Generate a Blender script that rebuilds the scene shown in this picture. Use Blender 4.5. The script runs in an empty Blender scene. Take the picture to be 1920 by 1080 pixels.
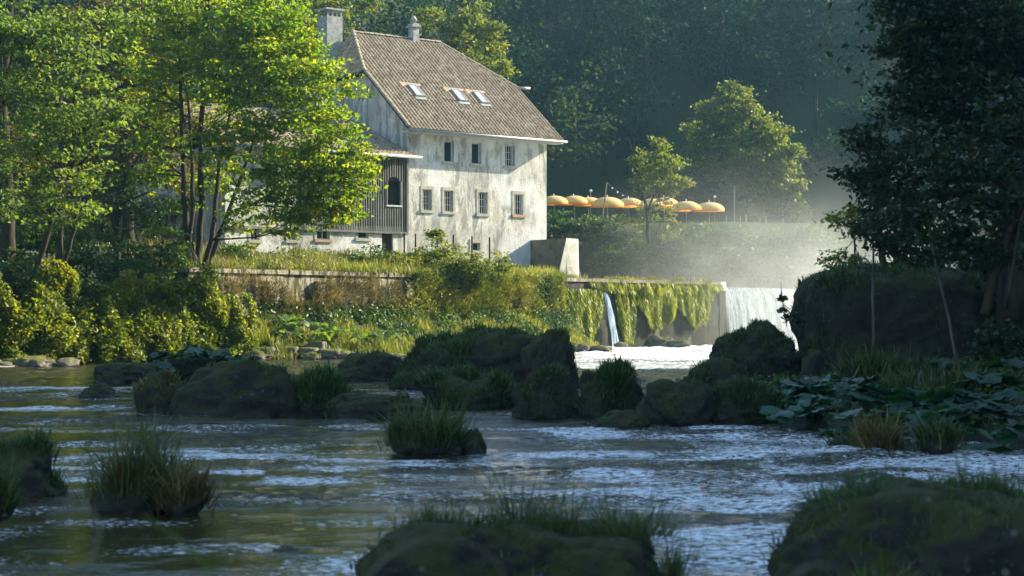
import bpy, bmesh, math, random
import numpy as np
from mathutils import Vector, Matrix, noise as mn

random.seed(7); RNG = np.random.default_rng(7)
R = math.radians
S = bpy.context.scene
COL = S.collection

# ------------------------------------------------------------------ camera, sky, sun, exposure
F = 3200.0; CH = 2.0; HZ = 590.0
cam_d = bpy.data.cameras.new('camera'); cam = bpy.data.objects.new('camera', cam_d)
COL.objects.link(cam); S.camera = cam
cam.location = (0, 0, CH); cam.rotation_euler = (R(90), 0, 0)
cam_d.sensor_width = 36; cam_d.lens = F / 1920 * 36
cam_d.shift_y = (HZ - 540) / 1920
cam_d.clip_end = 1500; cam_d.clip_start = 0.1
cam_d.dof.use_dof = True; cam_d.dof.focus_distance = 92; cam_d.dof.aperture_fstop = 2.8

SUN_AZ = Vector((0.91, 0.41, 0)).normalized(); SUN_EL = R(27.5)
sun_dir = Vector((SUN_AZ.x * math.cos(SUN_EL), SUN_AZ.y * math.cos(SUN_EL), math.sin(SUN_EL)))
W = bpy.data.worlds.new('World'); S.world = W; W.use_nodes = True
nt = W.node_tree; nt.nodes.clear()
wo = nt.nodes.new('ShaderNodeOutputWorld'); bg = nt.nodes.new('ShaderNodeBackground')
sky = nt.nodes.new('ShaderNodeTexSky'); sky.sky_type = 'NISHITA'; sky.sun_disc = False
sky.sun_elevation = SUN_EL; sky.sun_rotation = math.atan2(SUN_AZ.x, SUN_AZ.y)
sky.air_density = 1.2; sky.dust_density = 0.5; sky.ozone_density = 2.0
bg.inputs[1].default_value = 0.115
nt.links.new(sky.outputs[0], bg.inputs[0]); nt.links.new(bg.outputs[0], wo.inputs[0])
sl = bpy.data.lights.new('sun', 'SUN'); sun = bpy.data.objects.new('sun', sl); COL.objects.link(sun)
sl.energy = 5.0; sl.angle = R(0.5); sl.color = (1.0, 0.90, 0.68)
sun.rotation_euler = (-sun_dir).to_track_quat('-Z', 'Y').to_euler()
S.view_settings.view_transform = 'Standard'; S.view_settings.look = 'None'
S.view_settings.exposure = 1.65; S.view_settings.gamma = 1.0
S.view_settings.use_curve_mapping = False
S.render.engine = 'CYCLES'
S.cycles.volume_bounces = 1; S.cycles.max_bounces = 8; S.cycles.transparent_max_bounces = 12
S.cycles.volume_step_rate = 3.0

# ------------------------------------------------------------------ helpers
def at(px, py, d): return Vector(((px - 960) / F * d, d, CH - (py - HZ) / F * d))
def ray(px, py): return Vector(((px - 960) / F, 1.0, -(py - HZ) / F))
def hit(px, py, p0, n):
    r = ray(px, py); o = Vector((0, 0, CH))
    return o + r * ((p0 - o).dot(n) / r.dot(n))

def tag(o, label=None, cat=None, group=None, kind=None):
    if label: o['label'] = label
    if cat: o['category'] = cat
    if group: o['group'] = group
    if kind: o['kind'] = kind
    return o
def wloc(p):
    v = Vector((0, 0, 0))
    while p: v += p.location; p = p.parent
    return v
def link(name, me, m, parent=None, loc=None):
    """mesh is in world coordinates when loc is None"""
    o = bpy.data.objects.new(name, me); COL.objects.link(o)
    if m: 
        me.materials.clear(); me.materials.append(m)
    if parent is not None:
        if loc is None: me.transform(Matrix.Translation(-wloc(parent)))
        else: o.location = loc
        o.parent = parent
    elif loc is not None: o.location = loc
    return o
def empty(name, loc, rz=0):
    o = bpy.data.objects.new(name, None); COL.objects.link(o)
    o.location = loc; o.rotation_euler = (0, 0, rz); o.empty_display_size = 0.2
    return o
def rebase(o, base):
    """put a top-level mesh's origin at its base"""
    b = Vector(base); o.data.transform(Matrix.Translation(-b)); o.location = b; return o
def copy_tree(o, parent=None):
    c = o.copy(); COL.objects.link(c); c.parent = parent
    for ch in list(o.children): copy_tree(ch, c)
    return c

class MB:
    def __init__(s): s.v = []; s.f = []
    def add(s, vs, fs):
        n = len(s.v); s.v += [tuple(v) for v in vs]; s.f += [tuple(i + n for i in f) for f in fs]
    def box(s, a, b, T=None):
        (x0, y0, z0), (x1, y1, z1) = a, b
        vs = [(x, y, z) for z in (z0, z1) for x, y in ((x0, y0), (x1, y0), (x1, y1), (x0, y1))]
        if T: vs = [T(*v) for v in vs]
        s.add(vs, [(0, 3, 2, 1), (4, 5, 6, 7), (0, 1, 5, 4), (1, 2, 6, 5), (2, 3, 7, 6), (3, 0, 4, 7)])
    def tube(s, pts, rad, n=6, cap=True):
        pts = [Vector(p) for p in pts]
        if not hasattr(rad, '__len__'): rad = [rad] * len(pts)
        base = len(s.v); vs = []; fs = []
        for i, p in enumerate(pts):
            d = (pts[min(i + 1, len(pts) - 1)] - pts[max(i - 1, 0)])
            if d.length < 1e-6: d = Vector((0, 0, 1))
            d.normalize(); a = Vector((1, 0, 0)) if abs(d.x) < 0.9 else Vector((0, 1, 0))
            u = d.cross(a).normalized(); w = d.cross(u)
            for k in range(n):
                t = 2 * math.pi * k / n
                vs.append(p + (u * math.cos(t) + w * math.sin(t)) * rad[i])
        for i in range(len(pts) - 1):
            for k in range(n):
                k2 = (k + 1) % n
                fs.append((i * n + k, i * n + k2, (i + 1) * n + k2, (i + 1) * n + k))
        if cap:
            fs.append(tuple(range(n))[::-1]); fs.append(tuple((len(pts) - 1) * n + k for k in range(n)))
        s.add(vs, fs)
    def mesh(s, name='m', smooth=False):
        me = bpy.data.meshes.new(name); me.from_pydata(s.v, [], s.f); me.update()
        bm = bmesh.new(); bm.from_mesh(me); bmesh.ops.recalc_face_normals(bm, faces=bm.faces); bm.to_mesh(me); bm.free()
        if smooth: me.polygons.foreach_set('use_smooth', [True] * len(me.polygons))
        return me
    def build(s, name, m, parent=None, smooth=False, loc=None):
        return link(name, s.mesh(name, smooth), m, parent, loc)

def np_mesh(name, verts, faces, attr=None, smooth=False):
    """verts (N,3), faces (M,k) with k constant, attr: float per vertex"""
    me = bpy.data.meshes.new(name)
    me.vertices.add(len(verts)); me.vertices.foreach_set('co', verts.astype(np.float32).ravel())
    M, k = faces.shape
    me.loops.add(M * k); me.loops.foreach_set('vertex_index', faces.astype(np.int32).ravel())
    me.polygons.add(M); me.polygons.foreach_set('loop_start', np.arange(0, M * k, k, dtype=np.int32))
    me.polygons.foreach_set('loop_total', np.full(M, k, dtype=np.int32))
    if smooth: me.polygons.foreach_set('use_smooth', np.ones(M, dtype=bool))
    if attr is not None:
        a = me.attributes.new('var', 'FLOAT', 'POINT'); a.data.foreach_set('value', attr.astype(np.float32))
    me.update(calc_edges=True)
    return me

_tab = {}
def vnoise(x, y, seed=0):
    if seed not in _tab: _tab[seed] = np.random.default_rng(100 + seed).random((256, 256))
    T = _tab[seed]
    xi = np.floor(x).astype(int); yi = np.floor(y).astype(int); fx = x - xi; fy = y - yi
    fx = fx * fx * (3 - 2 * fx); fy = fy * fy * (3 - 2 * fy)
    g = lambda a, b: T[a % 256, b % 256]
    return (g(xi, yi) * (1 - fx) + g(xi + 1, yi) * fx) * (1 - fy) + (g(xi, yi + 1) * (1 - fx) + g(xi + 1, yi + 1) * fx) * fy
def fbm(x, y, seed=0, o=4):
    r = 0; a = 0.5; 
    for i in range(o): r = r + a * (vnoise(x * 2 ** i, y * 2 ** i, seed + i) - 0.5); a *= 0.5
    return r
def sst(a, b, x):
    t = np.clip((x - a) / (b - a), 0, 1); return t * t * (3 - 2 * t)

def leaf_mesh(name, C, N, size, var, wid=0.62):
    """one folded leaf (two triangles) per centre"""
    n = len(C)
    rnd = RNG.normal(size=(n, 3)); N = N / np.linalg.norm(N, axis=1, keepdims=True)
    t = rnd - (rnd * N).sum(1, keepdims=True) * N; t /= np.linalg.norm(t, axis=1, keepdims=True)
    b = np.cross(N, t); s = np.asarray(size).reshape(-1, 1) * np.ones((n, 1))
    droop = -0.15 * s * N
    v = np.stack([C - t * s * 0.5, C + b * s * wid * 0.5 + N * s * 0.08 - t * s * .05, C + t * s * 0.5 + droop, C - b * s * wid * 0.5 + N * s * 0.08 - t * s * .05], 1).reshape(-1, 3)
    i = np.arange(n)[:, None] * 4
    f = np.concatenate([i + [0, 1, 2], i + [0, 2, 3]], 1).reshape(-1, 3)
    return np_mesh(name, v, f, np.repeat(var, 4))

def blade_mesh(name, P, U, L, w, bend, var, seg=3):
    """grass blades: P roots, U up direction, L lengths"""
    n = len(P); L = L.reshape(-1, 1); U = U / np.linalg.norm(U, axis=1, keepdims=True)
    az = RNG.uniform(0, 2 * math.pi, n); out = np.stack([np.cos(az), np.sin(az), np.zeros(n)], 1)
    side = np.stack([-np.sin(az), np.cos(az), np.zeros(n)], 1)
    bend = np.asarray(bend).reshape(-1, 1) * np.ones((n, 1)); vs = []
    for k in range(seg + 1):
        t = k / seg
        c = P + U * L * (t - 0.42 * bend * t * t) + out * L * bend * t * t * 0.75 + np.array([0, 0, -1]) * L * bend * bend * .35 * t ** 3
        ww = w * (1 - t) ** 0.7 * L / L.mean()
        if k < seg: vs += [c - side * ww * .5, c + side * ww * .5]
        else: vs += [c]
    m = len(vs); v = np.stack(vs, 1).reshape(-1, 3)
    i = np.arange(n)[:, None] * m; fl = []
    for k in range(seg - 1): fl += [i + [2 * k, 2 * k + 1, 2 * k + 3], i + [2 * k, 2 * k + 3, 2 * k + 2]]
    fl += [i + [2 * seg - 2, 2 * seg - 1, 2 * seg]]
    f = np.concatenate(fl, 1).reshape(-1, 3)
    return np_mesh(name, v, f, np.repeat(var, m))

# ------------------------------------------------------------------ materials
def mat(name):
    m = bpy.data.materials.new(name); m.use_nodes = True; m.node_tree.nodes.clear()
    return m, m.node_tree
def nd(t, kind, **kw):
    n = t.nodes.new(kind)
    for k, v in kw.items(): setattr(n, k, v)
    return n
def ramp(t, src, stops):
    r = nd(t, 'ShaderNodeValToRGB'); e = r.color_ramp.elements
    while len(e) < len(stops): e.new(0.5)
    for i, (p, c) in enumerate(stops):
        e[i].position = p; e[i].color = (*c, 1) if len(c) == 3 else c
    t.links.new(src, r.inputs[0]); return r.outputs[0]
def grey(v): return (v, v, v)
def nz(t, scale, detail=4, rough=0.6, vec=None, dist=0.0):
    n = nd(t, 'ShaderNodeTexNoise'); n.inputs['Scale'].default_value = scale
    n.inputs['Detail'].default_value = detail; n.inputs['Roughness'].default_value = rough
    n.inputs['Distortion'].default_value = dist
    if vec: t.links.new(vec, n.inputs['Vector'])
    return n.outputs[0]
def wpos(t, scale=(1, 1, 1)):
    g = nd(t, 'ShaderNodeNewGeometry'); mp = nd(t, 'ShaderNodeMapping'); mp.inputs['Scale'].default_value = scale
    t.links.new(g.outputs['Position'], mp.inputs[0]); return mp.outputs[0]
def mixc(t, fac, a, b, mode='MIX'):
    m = nd(t, 'ShaderNodeMix', data_type='RGBA', blend_type=mode)
    if isinstance(fac, (int, float)): m.inputs[0].default_value = fac
    else: t.links.new(fac, m.inputs[0])
    for s, k in ((a, 6), (b, 7)):
        if isinstance(s, tuple): m.inputs[k].default_value = (*s, 1)
        else: t.links.new(s, m.inputs[k])
    return m.outputs[2]
def math_(t, op, a, b=None):
    m = nd(t, 'ShaderNodeMath', operation=op)
    for i, s in enumerate((a, b)):
        if s is None: continue
        if isinstance(s, (int, float)): m.inputs[i].default_value = s
        else: t.links.new(s, m.inputs[i])
    return m.outputs[0]
def principled(t, col, rough=0.8, bump=None, bstr=0.3, bdist=0.05, metal=0, spec=0.3):
    b = nd(t, 'ShaderNodeBsdfPrincipled'); o = nd(t, 'ShaderNodeOutputMaterial')
    if isinstance(col, tuple): b.inputs['Base Color'].default_value = (*col, 1)
    else: t.links.new(col, b.inputs['Base Color'])
    if isinstance(rough, (int, float)): b.inputs['Roughness'].default_value = rough
    else: t.links.new(rough, b.inputs['Roughness'])
    b.inputs['Metallic'].default_value = metal; b.inputs['Specular IOR Level'].default_value = spec
    if bump is not None:
        bp = nd(t, 'ShaderNodeBump'); bp.inputs['Strength'].default_value = bstr; bp.inputs['Distance'].default_value = bdist
        t.links.new(bump, bp.inputs['Height']); t.links.new(bp.outputs[0], b.inputs['Normal'])
    t.links.new(b.outputs[0], o.inputs[0]); return b, o
def simple(name, c1, c2, scale=3, rough=0.8, bstr=0.3, stretch=(1, 1, 1), metal=0, spec=0.3, lo=.35, hi=.65):
    m, t = mat(name); v = wpos(t, stretch); n = nz(t, scale, 5, .65, v)
    principled(t, ramp(t, n, [(lo, c1), (hi, c2)]), rough, n, bstr, 0.03, metal, spec); return m
def leafmat(name, dark, mid, light, trans=0.4, tcol=None, rough=0.45, spec=0.35, tmul=2.0):
    m, t = mat(name); a = nd(t, 'ShaderNodeAttribute', attribute_name='var')
    c = ramp(t, a.outputs['Fac'], [(0, dark), (.5, mid), (1, light)])
    b, o = principled(t, c, rough, spec=spec)
    tr = nd(t, 'ShaderNodeBsdfTranslucent')
    tc = mixc(t, 1.0, c, tcol or (1.25 * tmul, 1.2 * tmul, .35 * tmul), 'MULTIPLY'); t.links.new(tc, tr.inputs[0])
    mx = nd(t, 'ShaderNodeMixShader'); mx.inputs[0].default_value = trans
    t.links.new(b.outputs[0], mx.inputs[1]); t.links.new(tr.outputs[0], mx.inputs[2]); t.links.new(mx.outputs[0], o.inputs[0])
    return m
M = {}
M['maple'] = leafmat('maple_leaves', (.035, .080, .010), (.085, .135, .014), (.20, .205, .018), .55, tmul=2.5)
M['maple_pale'] = leafmat('pale_leaves', (.045, .095, .025), (.10, .155, .045), (.18, .21, .05), .45, rough=.5, spec=.35)
M['brown_leaf'] = leafmat('browning_leaves', (.03, .04, .012), (.09, .07, .02), (.17, .10, .03), .35)
M['ivy'] = leafmat('ivy_leaves', (.02, .05, .008), (.11, .145, .014), (.31, .30, .03), .45)
M['shrub'] = leafmat('shrub_leaves', (.018, .045, .014), (.04, .085, .02), (.09, .13, .02), .35)
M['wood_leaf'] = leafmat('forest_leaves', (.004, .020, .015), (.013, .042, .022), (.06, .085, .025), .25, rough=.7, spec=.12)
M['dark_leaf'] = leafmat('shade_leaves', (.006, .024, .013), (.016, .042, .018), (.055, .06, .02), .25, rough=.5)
M['hazel'] = leafmat('terrace_leaves', (.04, .075, .02), (.10, .13, .03), (.20, .20, .04), .45)
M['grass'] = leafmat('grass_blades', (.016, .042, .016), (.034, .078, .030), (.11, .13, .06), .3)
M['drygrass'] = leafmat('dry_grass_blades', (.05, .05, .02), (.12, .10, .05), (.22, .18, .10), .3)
M['litgrass'] = leafmat('bank_grass_blades', (.04, .07, .018), (.11, .14, .035), (.28, .26, .08), .4)  # lighter copy of the grass colour, sunlight put into the tone
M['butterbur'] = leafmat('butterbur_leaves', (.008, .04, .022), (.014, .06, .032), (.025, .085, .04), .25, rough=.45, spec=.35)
M['butterbur_lit'] = leafmat('lit_butterbur_leaves', (.04, .09, .02), (.075, .13, .03), (.13, .19, .05), .4)  # leaf colour lightened for sun; the darker copy serves shaded plants
M['hangmoss'] = leafmat('hanging_moss_strands', (.05, .08, .01), (.15, .18, .018), (.28, .30, .035), .35)
M['bark'] = simple('bark', (.018, .014, .010), (.05, .042, .03), 9, .9, .8, (1, 1, .2))
M['palebark'] = simple('pale_bark', (.05, .05, .045), (.13, .13, .12), 9, .9, .6, (1, 1, .25))
M['wood'] = simple('weathered_boards', (.13, .125, .11), (.27, .26, .235), 5, .85, .4, (1, 1, .1))
M['darkwood'] = simple('dark_timber', (.03, .027, .022), (.06, .05, .04), 5, .9, .3, (1, 1, .2))
M['metal'] = simple('zinc_gutter', (.26, .27, .27), (.42, .43, .42), 4, .45, .05, metal=.3)
M['frame'] = simple('painted_frame', (.5, .5, .46), (.66, .65, .6), 8, .6, .1)
M['chimney'] = simple('chimney_render', (.22, .23, .23), (.42, .43, .41), 4, .9, .5)
M['stonetrim'] = simple('stone_surround', (.36, .33, .25), (.52, .49, .4), 5, .85, .3)
M['pole'] = simple('pole_wood', (.28, .25, .2), (.42, .38, .3), 4, .8, .2, (1, 1, .2))
M['bulb'] = simple('bulb_glass', (.75, .75, .72), (.8, .8, .78), 4, .2, 0)
M['drystem'] = simple('dry_stem', (.10, .09, .07), (.16, .14, .11), 4, .8, .1)
M['cable'] = simple('cable', (.3, .3, .28), (.36, .36, .33), 4, .6, 0)
M['orange_sill'] = simple('terracotta_sill', (.42, .26, .16), (.5, .33, .2), 4, .8, .2)
M['newtile'] = simple('new_clay_tile', (.30, .21, .15), (.40, .29, .2), 6, .85, .3)
M['gravel'] = simple('gravel', (.16, .14, .11), (.4, .37, .3), 18, .95, 1.0)

def m_plaster():
    m, t = mat('weathered_plaster'); v = wpos(t, (1, 1, 1)); vs = wpos(t, (1.3, 1.3, .35))
    n1 = nz(t, .55, 6, .65, v, .6); n2 = nz(t, 1.6, 7, .72, vs, .5); n3 = nz(t, 7, 5, .7, v); n4 = nz(t, .3, 3, .5, v)
    base = mixc(t, ramp(t, n1, [(.38, grey(0)), (.6, grey(1))]), (.50, .47, .40), (.74, .71, .63))
    grime = ramp(t, n2, [(.47, grey(0)), (.57, grey(1))])
    c = mixc(t, math_(t, 'MULTIPLY', grime, .9), base, (.29, .29, .27))
    c = mixc(t, math_(t, 'MULTIPLY', ramp(t, n3, [(.56, grey(0)), (.66, grey(1))]), .55), c, (.15, .15, .14))
    # old whitewashed patches, bluish lime near the middle band
    c = mixc(t, math_(t, 'MULTIPLY', ramp(t, n4, [(.52, grey(0)), (.6, grey(1))]), .6), c, (.80, .80, .78))
    principled(t, c, .92, n3, .55, .05); return m
M['plaster'] = m_plaster()
def m_conc(name, a, b, moss, dirt=(.09, .075, .05), amt=.5):
    m, t = mat(name); v = wpos(t); vs = wpos(t, (1.2, 1.2, .3))
    n1 = nz(t, 1.1, 6, .7, v); n2 = nz(t, 2.6, 6, .7, vs, .4); n3 = nz(t, 12, 4, .7, v); n4 = nz(t, .8, 5, .6, v, .5)
    c = mixc(t, ramp(t, n1, [(.35, grey(0)), (.65, grey(1))]), a, b)
    c = mixc(t, ramp(t, n2, [(amt, grey(0)), (amt + .1, grey(1))]), c, dirt)
    c = mixc(t, ramp(t, n4, [(.56, grey(0)), (.64, grey(.8))]), c, moss)
    principled(t, c, .95, n3, .8, .06); return m
M['conc'] = m_conc('river_wall_render', (.24, .22, .165), (.42, .39, .30), (.10, .10, .02), (.07, .055, .035), amt=.455)
M['wet_shade_wall'] = m_conc('wet_mossy_shaded_wall', (.03, .03, .02), (.065, .06, .042), (.09, .10, .02), (.03, .03, .02), .45)  # wet mossy stone, with base colour also halved to stand in for shade
M['conc2'] = m_conc('pale_concrete', (.36, .35, .32), (.50, .49, .45), (.3, .3, .24), (.2, .2, .18), .6)
M['stone'] = m_conc('mossy_stone', (.15, .13, .1), (.26, .23, .17), (.09, .10, .015), amt=.55)
def m_rock(name, a, b, moss1, moss2, lo=.15, hi=.55):
    m, t = mat(name); v = wpos(t); g = nd(t, 'ShaderNodeNewGeometry'); sx = nd(t, 'ShaderNodeSeparateXYZ'); t.links.new(g.outputs['Normal'], sx.inputs[0])
    n1 = nz(t, 2.2, 7, .7, v, .4); n2 = nz(t, 9, 6, .75, v); n3 = nz(t, 3.3, 4, .6, v)
    c = mixc(t, ramp(t, n1, [(.35, grey(0)), (.65, grey(1))]), a, b)
    c = mixc(t, math_(t, 'MULTIPLY', ramp(t, n2, [(.62, grey(0)), (.68, grey(1))]), .5), c, (.16, .17, .17))
    up = math_(t, 'ADD', sx.outputs[2], math_(t, 'MULTIPLY', math_(t, 'SUBTRACT', n1, .5), 2.4))
    mo = ramp(t, up, [(lo, grey(0)), (hi, grey(1))])
    mc = mixc(t, n3, moss1, moss2)
    c = mixc(t, mo, c, mc)
    li = nd(t, 'ShaderNodeTexVoronoi'); li.inputs['Scale'].default_value = 7; t.links.new(v, li.inputs['Vector'])
    c = mixc(t, math_(t, 'MULTIPLY', math_(t, 'MULTIPLY', ramp(t, li.outputs['Distance'], [(.12, grey(1)), (.22, grey(0))]), ramp(t, n3, [(.5, grey(0)), (.6, grey(1))])), .6), c, (.13, .145, .125))
    gp = nd(t, 'ShaderNodeSeparateXYZ'); t.links.new(g.outputs['Position'], gp.inputs[0])
    wet = ramp(t, math_(t, 'ADD', gp.outputs[2], math_(t, 'MULTIPLY', n3, .15)), [(.12, grey(1)), (.22, grey(0))])
    c = mixc(t, math_(t, 'MULTIPLY', wet, .6), c, (.008, .008, .007))
    ro = math_(t, 'SUBTRACT', .85, math_(t, 'MULTIPLY', wet, .6))
    principled(t, c, ro, math_(t, 'ADD', n1, math_(t, 'MULTIPLY', n2, .6)), 1.0, .08, spec=.4); return m
M['rock'] = m_rock('mossy_boulder', (.009, .010, .008), (.040, .042, .035), (.012, .02, .004), (.05, .055, .008))  # rock colour kept near black to deepen the foreground shade
M['rocklit'] = m_rock('river_stone', (.06, .055, .045), (.2, .18, .15), (.05, .055, .01), (.16, .16, .02), .4, .9)  # lighter copy of the rock, sunlight put into its colour
M['soil'] = m_rock('undergrowth_soil', (.03, .026, .016), (.06, .05, .03), (.015, .03, .008), (.05, .06, .015), -.6, .4)
def m_tile():
    m, t = mat('roof_tile'); a = nd(t, 'ShaderNodeAttribute', attribute_name='var'); v = wpos(t); n = nz(t, 1.1, 6, .7, v); n2 = nz(t, 8, 4, .7, v)
    c = ramp(t, a.outputs['Fac'], [(0, (.25, .18, .115)), (.6, (.38, .29, .19)), (1, (.49, .39, .27))])
    c = mixc(t, ramp(t, n, [(.55, grey(0)), (.68, grey(.45))]), c, (.24, .21, .09))
    c = mixc(t, ramp(t, n2, [(.55, grey(0)), (.7, grey(.5))]), c, (.10, .09, .07))
    principled(t, c, .9, n2, .3, .02); return m
M['tile'] = m_tile()
def m_glass():
    m, t = mat('dark_window_glass'); principled(t, (.02, .025, .03), .08, spec=.6); return m
M['glass'] = m_glass()
M['stem_green'] = simple('green_stem', (.04,.09,.01), (.08,.14,.02), 6, .6, .1)
def m_sky():
    m, t = mat('skylight_glass'); principled(t, (.55, .6, .62), .12, spec=1.0, metal=.15); return m
M['skyglass'] = m_sky()
def m_fabric():
    m, t = mat('orange_umbrella_cloth'); a = nd(t, 'ShaderNodeAttribute', attribute_name='var')
    c = ramp(t, a.outputs['Fac'], [(0, (.80, .30, .04)), (.45, (.85, .44, .10)), (.6, (.88, .60, .22)), (1, (.88, .72, .38))])
    b, o = principled(t, c, .8); tr = nd(t, 'ShaderNodeBsdfTranslucent'); t.links.new(c, tr.inputs[0])
    mx = nd(t, 'ShaderNodeMixShader'); mx.inputs[0].default_value = .45
    t.links.new(b.outputs[0], mx.inputs[1]); t.links.new(tr.outputs[0], mx.inputs[2]); t.links.new(mx.outputs[0], o.inputs[0]); return m
M['fabric'] = m_fabric()
def m_water():
    m, t = mat('river_water'); v1 = wpos(t, (.55, 1, 1))
    a = nd(t, 'ShaderNodeAttribute', attribute_name='var')
    n1 = nz(t, 2.6, 3, .6, v1, .6); n2 = nz(t, 9, 4, .7, v1, .5); n0 = nz(t, .6, 3, .5, v1)
    h = math_(t, 'ADD', math_(t, 'ADD', n1, math_(t, 'MULTIPLY', n2, .35)), math_(t, 'MULTIPLY', nz(t, 26, 2, .6, v1), .10))
    b, o = principled(t, ramp(t, n0, [(.35, (.020, .022, .008)), (.65, (.055, .048, .014))]), .03, None)
    b.inputs['IOR'].default_value = 1.33; b.inputs['Specular IOR Level'].default_value = .5
    ar = nd(t, 'ShaderNodeAttribute', attribute_name='rip'); bp = nd(t, 'ShaderNodeBump'); t.links.new(math_(t, 'ADD', math_(t, 'MULTIPLY', ar.outputs['Fac'], .8), .13), bp.inputs['Strength']); bp.inputs['Distance'].default_value = .35
    t.links.new(h, bp.inputs['Height']); t.links.new(bp.outputs[0], b.inputs['Normal'])
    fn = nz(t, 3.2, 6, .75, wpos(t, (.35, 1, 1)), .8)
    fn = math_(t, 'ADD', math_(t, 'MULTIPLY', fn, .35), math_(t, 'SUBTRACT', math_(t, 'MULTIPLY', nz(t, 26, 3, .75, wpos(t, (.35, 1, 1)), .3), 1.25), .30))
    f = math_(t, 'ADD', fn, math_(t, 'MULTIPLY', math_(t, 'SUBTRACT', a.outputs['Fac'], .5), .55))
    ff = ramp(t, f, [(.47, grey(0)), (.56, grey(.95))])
    w = nd(t, 'ShaderNodeBsdfDiffuse'); w.inputs[0].default_value = (.8, .82, .84, 1)  # white for rapids foam and for painted sky glints
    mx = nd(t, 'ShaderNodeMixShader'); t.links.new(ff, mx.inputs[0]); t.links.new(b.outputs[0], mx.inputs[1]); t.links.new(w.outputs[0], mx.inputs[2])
    t.links.new(mx.outputs[0], o.inputs[0]); return m
M['water'] = m_water()
def m_fall(nm='falling_water', k=1.0):
    m, t = mat(nm); v = wpos(t, (4, 4, .35)); n = nz(t, 1.6, 6, .75, v, .3)
    w = nd(t, 'ShaderNodeBsdfDiffuse'); w.inputs[0].default_value = (.44 * k, .50 * k, .56 * k, 1)
    tl = nd(t, 'ShaderNodeBsdfTranslucent'); tl.inputs[0].default_value = (.35 * k, .42 * k, .5 * k, 1)
    m0 = nd(t, 'ShaderNodeMixShader'); m0.inputs[0].default_value = .4; t.links.new(w.outputs[0], m0.inputs[1]); t.links.new(tl.outputs[0], m0.inputs[2])
    tr = nd(t, 'ShaderNodeBsdfTransparent'); mx = nd(t, 'ShaderNodeMixShader'); o = nd(t, 'ShaderNodeOutputMaterial')
    t.links.new(ramp(t, n, [(.36, grey(.25)), (.56, grey(1))]), mx.inputs[0])
    t.links.new(tr.outputs[0], mx.inputs[1]); t.links.new(m0.outputs[0], mx.inputs[2]); t.links.new(mx.outputs[0], o.inputs[0]); return m
M['fall'] = m_fall(); M['spout'] = m_fall('spout_water', 1.7)

# ------------------------------------------------------------------ ground
WA = np.array([-13.5, 77.3]); WD = np.array([.6348, .7727]); WN = np.array([.7727, -.6348])   # river wall: start, direction, normal to the river
def wall_ts(x, y): 
    dx = x - WA[0]; dy = y - WA[1]; return dx * WD[0] + dy * WD[1], dx * WN[0] + dy * WN[1]
XE_Y = np.array([-30, 0, 18, 24.6, 28, 31, 36, 46, 58, 66, 76, 90, 110, 140]); XE_X = np.array([14, 12.5, 9.5, 7.6, 5.2, 3.9, 3.8, 6.2, 9.5, 11.5, 17, 27, 34, 36])
def ground(x, y):
    x = np.asarray(x, float); y = np.asarray(y, float)
    h = np.full(np.broadcast(x, y).shape, -1.0)
    t, s = wall_ts(x, y); b = -s
    nzv = fbm(x * .35, y * .35, 3) * .8
    # left land
    steep = -1 + 4.3 * sst(-1.6, .7, b + nzv * .6) + 1.6 * sst(1, 12, b)
    behind = np.where(b > .2, 3.8 + 1.5 * sst(1.5, 9, b), -1.0)
    strip = -1 + 2.7 * sst(-3.4, -.4, b + nzv * .5) * (1 - sst(23, 27, t))
    walled = np.where(b > .2, behind, strip)
    k = sst(-1.0, 1.0, t); left = steep * (1 - k) + walled * k
    h = np.maximum(h, left)
    # upper pool behind the weir
    pool = (b > .35) & (t > 27.5) & (x > 4.4) & (y < 142)
    far = 2.8 + 6.5 * sst(127, 135.5, y + nzv)
    h = np.where(pool, np.where(y > 125, far, 2.8), h)
    h = np.where((t > 42.6) & (y < 142) & (b > .35), far, h)
    # rise behind the house to the terrace level
    h = np.where((x <= 4.4) & (b > 12) , np.maximum(h, 5.3 + 3.9 * sst(118, 140, y)), h)
    # far wooded hillside; unseen spur at far right shaped to shade the wood
    yb = np.where(x < 0, np.maximum(152 + 1.3 * x, 104), 152 - .18 * np.clip(x - 40, 0, 200))
    yb = np.where(x < 0, np.maximum(yb, 128 + .6 * np.clip(x + 40, -60, 0)), yb)
    hill = 9.2 + np.minimum(.85 * (y - yb), np.where(x > 60, 200, 30 + 40 * sst(-6, -35, x))) + fbm(x * .05, y * .05, 9) * 10 * sst(0, 25, y - yb)
    h = np.where(y > yb, np.maximum(h, hill), h)
    h = np.where(y > 136, np.maximum(h, 9.1), h)
    # right bank, low shelf then a steep wooded slope
    xe = np.interp(y, XE_Y, XE_X); r = x - xe + nzv * .8
    low = -1 + 1.25 * sst(-.5, 1.0, r) + .10 * np.clip(r - 1, 0, 9)
    side = y < 66 + .45 * (x - 12)
    steepR = low + np.where(side, .95, .25) * np.clip(r - 7 + 4 * sst(46, 54, y), 0, 200) * sst(7, 12, r + 4 * sst(46, 54, y))
    rb = np.where(y < 128, steepR, -1)
    h = np.where((r > -.5) & (y < 128) & ((b < 0) | (x > 30)), np.maximum(h * (b < 0) - 1.0 * (b >= 0), np.minimum(rb, 75)), h)
    # left slope beyond the left bank
    h = np.where(x < -34, np.maximum(h, np.minimum((-34 - x) * .8 + 4 * sst(-2, 6, b), 45) * sst(0, 6, b)), h)
    return np.minimum(h, 120) + nzv * .35 * (h > .2)
xs = np.concatenate([np.arange(-130, -32, 3.0), np.arange(-32, 42, .55), np.arange(42, 180, 3.5)])
ys = np.concatenate([np.arange(-40, 4, 3.0), np.arange(4, 150, .55), np.arange(150, 330, 3.0)])
X, Y = np.meshgrid(xs, ys); Z = ground(X, Y)
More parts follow.
